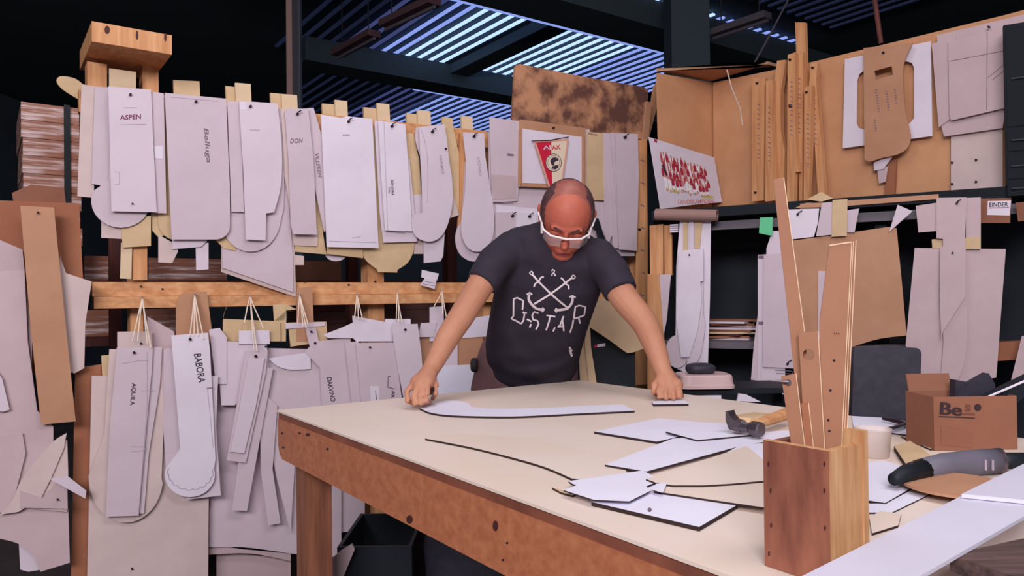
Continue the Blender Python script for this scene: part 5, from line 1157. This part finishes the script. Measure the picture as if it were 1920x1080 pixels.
headp = [hblob((0, -0.006, 0.022), (0.079, 0.100, 0.092), 28, 18), hblob((0, 0.022, -0.035), (0.064, 0.070, 0.078), 24, 16), hblob((0, 0.050, -0.092), (0.036, 0.036, 0.026)),
         hblob((0, 0.083, 0.016), (0.050, 0.014, 0.012)), hblob((0, 0.100, -0.030), (0.013, 0.022, 0.014)), hblob((0, 0.094, -0.012), (0.009, 0.014, 0.026)), hblob((0, 0.080, -0.066), (0.026, 0.012, 0.008)), hblob((0, 0.078, -0.078), (0.024, 0.012, 0.007)),
         hblob((0.036, 0.066, -0.028), (0.020, 0.020, 0.018)), hblob((-0.036, 0.066, -0.028), (0.020, 0.020, 0.018))]
for s in (-1, 1):
    headp += [hblob((s * 0.079, -0.012, 0.0), (0.008, 0.018, 0.030)), hblob((s * 0.085, -0.016, 0.012), (0.006, 0.014, 0.016)), hblob((s * 0.078, -0.004, -0.022), (0.006, 0.009, 0.010))]
nk0 = at(1050, 440, 2.50); nk1 = hw(0, -0.03, -0.06)
neck = merge([tube([nk0 + Vector((0, 0.04, -0.05)), nk0, nk1, hw(0, -0.02, -0.01)], [0.062, 0.058, 0.056, 0.056], 20)])
TORSO = [(990, 735, 2.95, 0.145, 0.085), (993, 705, 2.905, 0.152, 0.092), (996, 675, 2.85, 0.160, 0.108), (1001, 640, 2.78, 0.166, 0.130), (1010, 600, 2.71, 0.166, 0.125), (1022, 555, 2.64, 0.168, 0.118), (1034, 510, 2.57, 0.172, 0.112), (1042, 470, 2.52, 0.172, 0.092), (1046, 447, 2.505, 0.152, 0.070), (1050, 428, 2.495, 0.085, 0.058)]
armL = [(956, 466, 2.50, 0.055), (926, 500, 2.45, 0.050), (900, 536, 2.41, 0.045), (866, 592, 2.34, 0.041), (840, 632, 2.28, 0.037), (808, 692, 2.20, 0.026), (799, 706, 2.18, 0.027)]
armR = [(1126, 482, 2.49, 0.053), (1150, 515, 2.45, 0.052), (1168, 556, 2.40, 0.046), (1206, 602, 2.35, 0.042), (1224, 640, 2.31, 0.037), (1242, 692, 2.27, 0.027), (1248, 706, 2.265, 0.027)]
def ground(px, py, h): p = TT.hit(px, py); return p + Vector((0, 0, h))
def finger(pts, tip, r0, r1, h):
    P = [at(*p) for p in pts] + [ground(tip[0], tip[1], h)]; n = len(P); R = [r0 + (r1 - r0) * i / (n - 1) for i in range(n)]
    return merge([tube(P, R, 10)] + [blob(p, r, r, r, 10, 8) for p, r in zip(P, R)])
hands = []
# gripping hand on the boomerang
hands.append(limb([(804, 700, 2.185, 0.026), (796, 712, 2.165, 0.028), (789, 722, 2.150, 0.026)]))
hands.append(limb([(808, 700, 2.185, 0.020), (801, 716, 2.155, 0.021)])); hands.append(limb([(797, 704, 2.18, 0.020), (781, 716, 2.155, 0.019)]))
for pts, tip in (([(777, 716, 2.155), (763, 734, 2.140), (764, 752, 2.125)], (776, 766)), ([(786, 720, 2.145), (775, 741, 2.120), (777, 757, 2.110)], (786, 767)),
                 ([(794, 722, 2.140), (788, 743, 2.112), (789, 756, 2.108)], (796, 766)), ([(802, 718, 2.145), (801, 738, 2.115), (800, 751, 2.112)], (806, 763)), ([(809, 704, 2.185), (818, 722, 2.165), (817, 738, 2.15)], (811, 756))):
    hands.append(finger(pts, tip, 0.0094, 0.0074, 0.0140))
# resting fist
hands.append(limb([(1246, 700, 2.268, 0.027), (1252, 714, 2.255, 0.031), (1256, 724, 2.245, 0.028)])); hands.append(limb([(1240, 716, 2.25, 0.022), (1268, 722, 2.24, 0.021)]))
for pts, tip in (([(1241, 722, 2.235), (1234, 734, 2.215), (1236, 744, 2.205)], (1244, 751)), ([(1251, 726, 2.228), (1247, 738, 2.205), (1249, 746, 2.197)], (1255, 753)),
                 ([(1262, 727, 2.228), (1262, 739, 2.205), (1263, 746, 2.197)], (1267, 753)), ([(1272, 725, 2.235), (1275, 737, 2.215), (1275, 744, 2.207)], (1279, 751)), ([(1238, 708, 2.26), (1226, 722, 2.245), (1225, 736, 2.23)], (1231, 749))):
    hands.append(finger(pts, tip, 0.0098, 0.0078, 0.0146))
hipL, hipR = at(965, 745, 2.93), at(1015, 745, 2.93)
def leg(h, s):
    k = Vector((h.x + s * 0.03, h.y + 0.0, 0.5)); f = Vector((h.x + s * 0.05, h.y + 0.06, 0.07))
    return [h, k, f]
legs = [tube(leg(h, s), [0.085, 0.06, 0.042], 16) for h, s in ((hipL, -1), (hipR, 1))]
body_parts = headp + [neck, torso(TORSO), limb(armL), limb(armR)] + hands + legs
V, Fc = fuse('body', body_parts, 0.0040, 2, 'skin')
fm = []
for f in Fc:
    c = sum((V[i] for i in f), Vector()) / len(f); q_ = hl(c); fm.append(0 if q_.length > 0.16 else 2 if (q_.z > 0.045 and q_.y < 0.035) else 1)
FOOT = Vector(((hipL.x + hipR.x) / 2, hipL.y + 0.05, 0))
man = mk('person', V, Fc, 'skin', label='person in dark printed t-shirt and safety glasses bending over the bench', cat='person', smooth=True, mats=['skin_face', 'skin_crown'], fmat=fm)
# ---- shirt
SL = [(962, 468, 2.50, 0.066), (928, 492, 2.45, 0.060), (903, 532, 2.415, 0.054)]
SR = [(1120, 482, 2.49, 0.064), (1147, 512, 2.45, 0.060), (1164, 548, 2.405, 0.056)]
def sleeve(pts):
    P = [at(x, y, d) for x, y, d, r in pts]; R = [r for *_, r in pts]
    d = (P[-1] - P[-2]).normalized()
    return merge([tube([P[0], (P[0] + P[1]) / 2, P[1], (P[1] + P[2]) / 2, P[2]], [R[0], (R[0] + R[1]) / 2, R[1], (R[1] + R[2]) / 2, R[2]], 22), blob(P[0], R[0], R[0], R[0], 18, 12)])
shirt_spec = [(x, y, d, a + 0.013, b + 0.013) for (x, y, d, a, b) in [(993, 705, 2.88, 0.160, 0.115), (996, 675, 2.83, 0.165, 0.125)] + TORSO[3:-1]] + [(1050, 431, 2.495, 0.100, 0.068), (1051, 420, 2.490, 0.075, 0.062)]
shirt_spec[0] = (993, 700, 2.895, 0.172, 0.126); shirt_spec[1] = (996, 675, 2.845, 0.178, 0.138)
V, Fc = fuse('shirt', [torso(shirt_spec), sleeve(SL), sleeve(SR)], 0.006, 6, 'shirt')
# soft creases
V = [v + Vector((0, -1, 0)) * (0.0042 * math.sin(60 * v.z + 25 * v.x) * math.sin(40 * v.x - 15 * v.z) + 0.0035 * math.sin(95 * (v.z - 2.2 * (v.x - 0.06) ** 2)) * max(0.0, min(1.0, (1.03 - v.z) / 0.08))) for v in V]
shirt = mk('shirt', V, Fc, 'shirt', man, smooth=True)
sv = [v.copy() for v in V]; BV = BVHTree.FromPolygons([tuple(v) for v in sv], Fc)
# ---- trousers
TR = [(989, 650, 2.80, 0.150, 0.115), (988, 672, 2.83, 0.184, 0.140), (986, 700, 2.87, 0.193, 0.150), (982, 735, 2.92, 0.205, 0.155), (985, 790, 2.97, 0.190, 0.14)]
TR = [(993, 650, 2.825, 0.180, 0.085), (990, 672, 2.85, 0.192, 0.112), (987, 698, 2.88, 0.200, 0.132), (983, 732, 2.915, 0.210, 0.150), (983, 775, 2.955, 0.195, 0.145)]
tp = [torso(TR)]
for h, s in ((hipL, -1), (hipR, 1)):
    P = leg(h, s); tp.append(tube([P[0] + Vector((0, 0.02, 0)), P[1], P[2] + Vector((0, 0, 0.03))], [0.105, 0.082, 0.066], 18))
V, Fc = fuse('trousers', tp, 0.008, 5, 'trousers')
V = [v + Vector((0, -1, 0)) * (0.006 * math.sin(42 * v.x + 18 * v.z)) for v in V]
mk('trousers', V, Fc, 'trousers', man, smooth=True)
for h, s in ((hipL, -1), (hipR, 1)):
    f = leg(h, s)[2]; V, Fc = blob((f.x, f.y - 0.07, 0.045), 0.052, 0.145, 0.045, 18, 10, 0.7); mk('shoe', V, Fc, 'shoe', man, smooth=True)
V, Fc = blob(at(890, 684, 2.86), 0.016, 0.05, 0.026, 14, 10, 0.6); mk('belt_pouch', V, Fc, 'shoe', man, smooth=True)
# ---- hair
V, Fc = [], []
n, m_ = 96, 60
for i in range(m_ + 1):
    t = math.pi * i / m_
    for k in range(n):
        a = 2 * math.pi * k / n; V.append((0.0825 * math.sin(t) * math.cos(a), -0.006 + 0.1035 * math.sin(t) * math.sin(a), 0.022 + 0.0955 * math.cos(t)))
keep = []
for i in range(m_):
    for k in range(n):
        j = (k + 1) % n; q = (i * n + k, i * n + j, (i + 1) * n + j, (i + 1) * n + k); c = [sum(V[x][e] for x in q) / 4 for e in range(3)]
        w = 0.006 * math.sin(9 * a + 70 * c[2]); front = 0.030 + 0.4 * (0.0 - c[2]) * 0
        side = abs(c[0]) > 0.050 - 0.25 * max(0, -c[1]) * 0.4 and c[1] < 0.046 - 0.35 * abs(c[2] - 0.02) and c[2] > -0.045 + 0.4 * max(0, c[1])
        back = c[1] < -0.072 and c[2] < 0.10
        if (side or back) and c[2] > -0.06: keep.append(q)
used = sorted({x for q in keep for x in q}); mp_ = {x: i for i, x in enumerate(used)}
HV = [hw(*V[x]) for x in used]; HF = [tuple(mp_[x] for x in q) for q in keep]
hr = mk('hair', HV, HF, 'hair', man, smooth=True)
sol = hr.modifiers.new('solid', 'SOLIDIFY'); sol.thickness = 0.006; sol.offset = -1
# ---- eyebrows, eyes, mouth
for s in (-1, 1):
    V, Fc = tube([hw(s * 0.014, 0.0965, 0.014), hw(s * 0.032, 0.092, 0.020), hw(s * 0.050, 0.078, 0.014)], [0.003, 0.004, 0.002], 8); mk('eyebrow', V, Fc, 'hair', man)
    V, Fc = hblob((s * 0.031, 0.079, -0.004), (0.015, 0.010, 0.010)); e = mk('eyelid', V, Fc, 'skin_face', man, smooth=True)
    V, Fc = tube([hw(s * 0.019, 0.0865, -0.010), hw(s * 0.031, 0.0880, -0.013), hw(s * 0.043, 0.0835, -0.010)], [0.0008, 0.0016, 0.0008], 6); mk('eyelashes', V, Fc, 'hair', e)
V, Fc = tube([hw(-0.022, 0.088, -0.073), hw(0, 0.0935, -0.071), hw(0.022, 0.088, -0.073)], [0.001, 0.0022, 0.001], 6); mk('mouth', V, Fc, 'ink_red', man)
# ---- safety glasses
gl = thing('safety_glasses', hw(0, 0.11, 0), 'clear safety glasses worn by the person', 'glasses')
top = [(-0.076, 0.040, 0.006), (-0.068, 0.082, 0.004), (-0.045, 0.106, 0.002), (0, 0.116, 0.002), (0.045, 0.106, 0.002), (0.068, 0.082, 0.004), (0.076, 0.040, 0.006)]
V, Fc = tube([hw(*p) for p in top], 0.0036, 8); mk('frame', V, Fc, 'clear_frame', gl, smooth=True)
for s in (-1, 1):
    V, Fc = tube([hw(s * 0.077, 0.042, 0.006), hw(s * 0.086, 0.0, 0.006), hw(s * 0.087, -0.03, 0.002)], 0.0032, 8); mk('temple', V, Fc, 'clear_frame', gl, smooth=True)
    V, Fc = tube([hw(s * 0.074, 0.052, 0.008), hw(s * 0.070, 0.064, -0.022)], 0.004, 8); mk('side_shield', V, Fc, 'clear_frame', gl)
    q = [(s * 0.070, 0.078, 0.0), (s * 0.046, 0.104, 0.0), (s * 0.012, 0.114, 0.0), (s * 0.014, 0.112, -0.030), (s * 0.044, 0.102, -0.036), (s * 0.066, 0.076, -0.030)]
    V = [hw(*p) for p in q]; mk('lens', V, [(0, 1, 4, 5), (1, 2, 3, 4)], 'lens', gl)
# ---- print on the shirt: strokes laid on the cloth surface
def onshirt(px, py):
    r = ray(px, py).normalized(); h = BV.ray_cast(CAM, r)
    if h[0] is None: return None
    return h[0] + h[1] * (0.0022 if h[1].dot(r) < 0 else -0.0022)
def inkline(pts, w, name='shirt_print'):
    Vs, Fs = [], []
    P = []
    for a, b in zip(pts[:-1], pts[1:]):
        L = math.hypot(b[0] - a[0], b[1] - a[1]); n = max(1, int(L / 4))
        for i in range(n): P.append((a[0] + (b[0] - a[0]) * i / n, a[1] + (b[1] - a[1]) * i / n))
    P.append(pts[-1])
    ok = []
    for i, p in enumerate(P):
        q0, q1 = P[max(i - 1, 0)], P[min(i + 1, len(P) - 1)]; dx, dy = q1[0] - q0[0], q1[1] - q0[1]; L = math.hypot(dx, dy) or 1; nx, ny = -dy / L * w / 2, dx / L * w / 2
        A, B = onshirt(p[0] + nx, p[1] + ny), onshirt(p[0] - nx, p[1] - ny)
        if A is None or B is None: continue
        Vs += [A, B]
    for i in range(len(Vs) // 2 - 1): Fs.append((2 * i, 2 * i + 1, 2 * i + 3, 2 * i + 2))
    if Fs: mk(name, Vs, Fs, 'shirt_print', shirt)
S = 280 / 1375.0
def sp(l): return [(900 + x * S, 440 + y * S) for x, y in l]
inkline(sp([(485, 368), (540, 430), (650, 540), (720, 600), (800, 665)]), 3.6); inkline(sp([(845, 395), (780, 445), (710, 500), (640, 550), (500, 635)]), 3.6)
inkline(sm(sp([(475, 335), (488, 350), (475, 368), (458, 352), (475, 335)]), 4), 2.2); inkline(sm(sp([(858, 368), (876, 385), (858, 402), (842, 386), (858, 368)]), 4), 2.2)
inkline(sm(sp([(588, 385), (560, 395), (540, 428), (508, 450), (497, 480)]), 4), 3.0); inkline(sm(sp([(742, 395), (765, 412), (782, 445), (812, 468), (815, 502)]), 4), 3.0)
inkline(sm(sp([(455, 545), (450, 590), (475, 635), (520, 675), (580, 690)]), 4), 4.6); inkline(sm(sp([(850, 570), (845, 620), (810, 670), (770, 685), (700, 692)]), 4), 4.6)
inkline(sp([(432, 548), (460, 530), (482, 550)]), 3.2); inkline(sp([(822, 570), (850, 562), (878, 575)]), 3.2); inkline(sp([(572, 668), (592, 685), (572, 708)]), 3.2); inkline(sp([(705, 672), (690, 692), (706, 712)]), 3.2)
for l in ([(290, 770), (310, 745), (312, 590), (345, 578), (400, 605), (392, 690)], [(290, 770), (335, 790), (375, 815)], [(395, 705), (410, 730), (400, 790), (378, 820)], [(410, 712), (432, 720)],
          [(432, 775), (475, 798)], [(540, 720), (500, 705), (480, 740), (490, 780), (530, 790), (540, 820), (515, 870)], [(470, 820), (458, 852)],
          [(612, 738), (692, 752)], [(645, 745), (635, 800), (608, 878)], [(690, 850), (672, 888)], [(770, 745), (735, 830), (715, 850)], [(755, 770), (770, 885)], [(720, 845), (775, 840)],
          [(862, 770), (875, 660), (910, 648), (968, 660), (955, 740), (905, 758), (862, 770)], [(858, 780), (850, 830), (825, 900)], [(905, 760), (918, 815)]):
    inkline(sp(l), 3.0)
inkline(sp([(660, 335), (668, 320), (685, 330), (678, 350), (695, 378)]), 2.6); inkline(sp([(660, 378), (668, 350)]), 2.2)
inkline([(878, 514), (890, 519)], 4, 'sleeve_tag'); inkline(sp([(820, 1030), (832, 1050), (845, 1070)]), 3)
inkline([(1068, 655), (1072, 668)], 4)
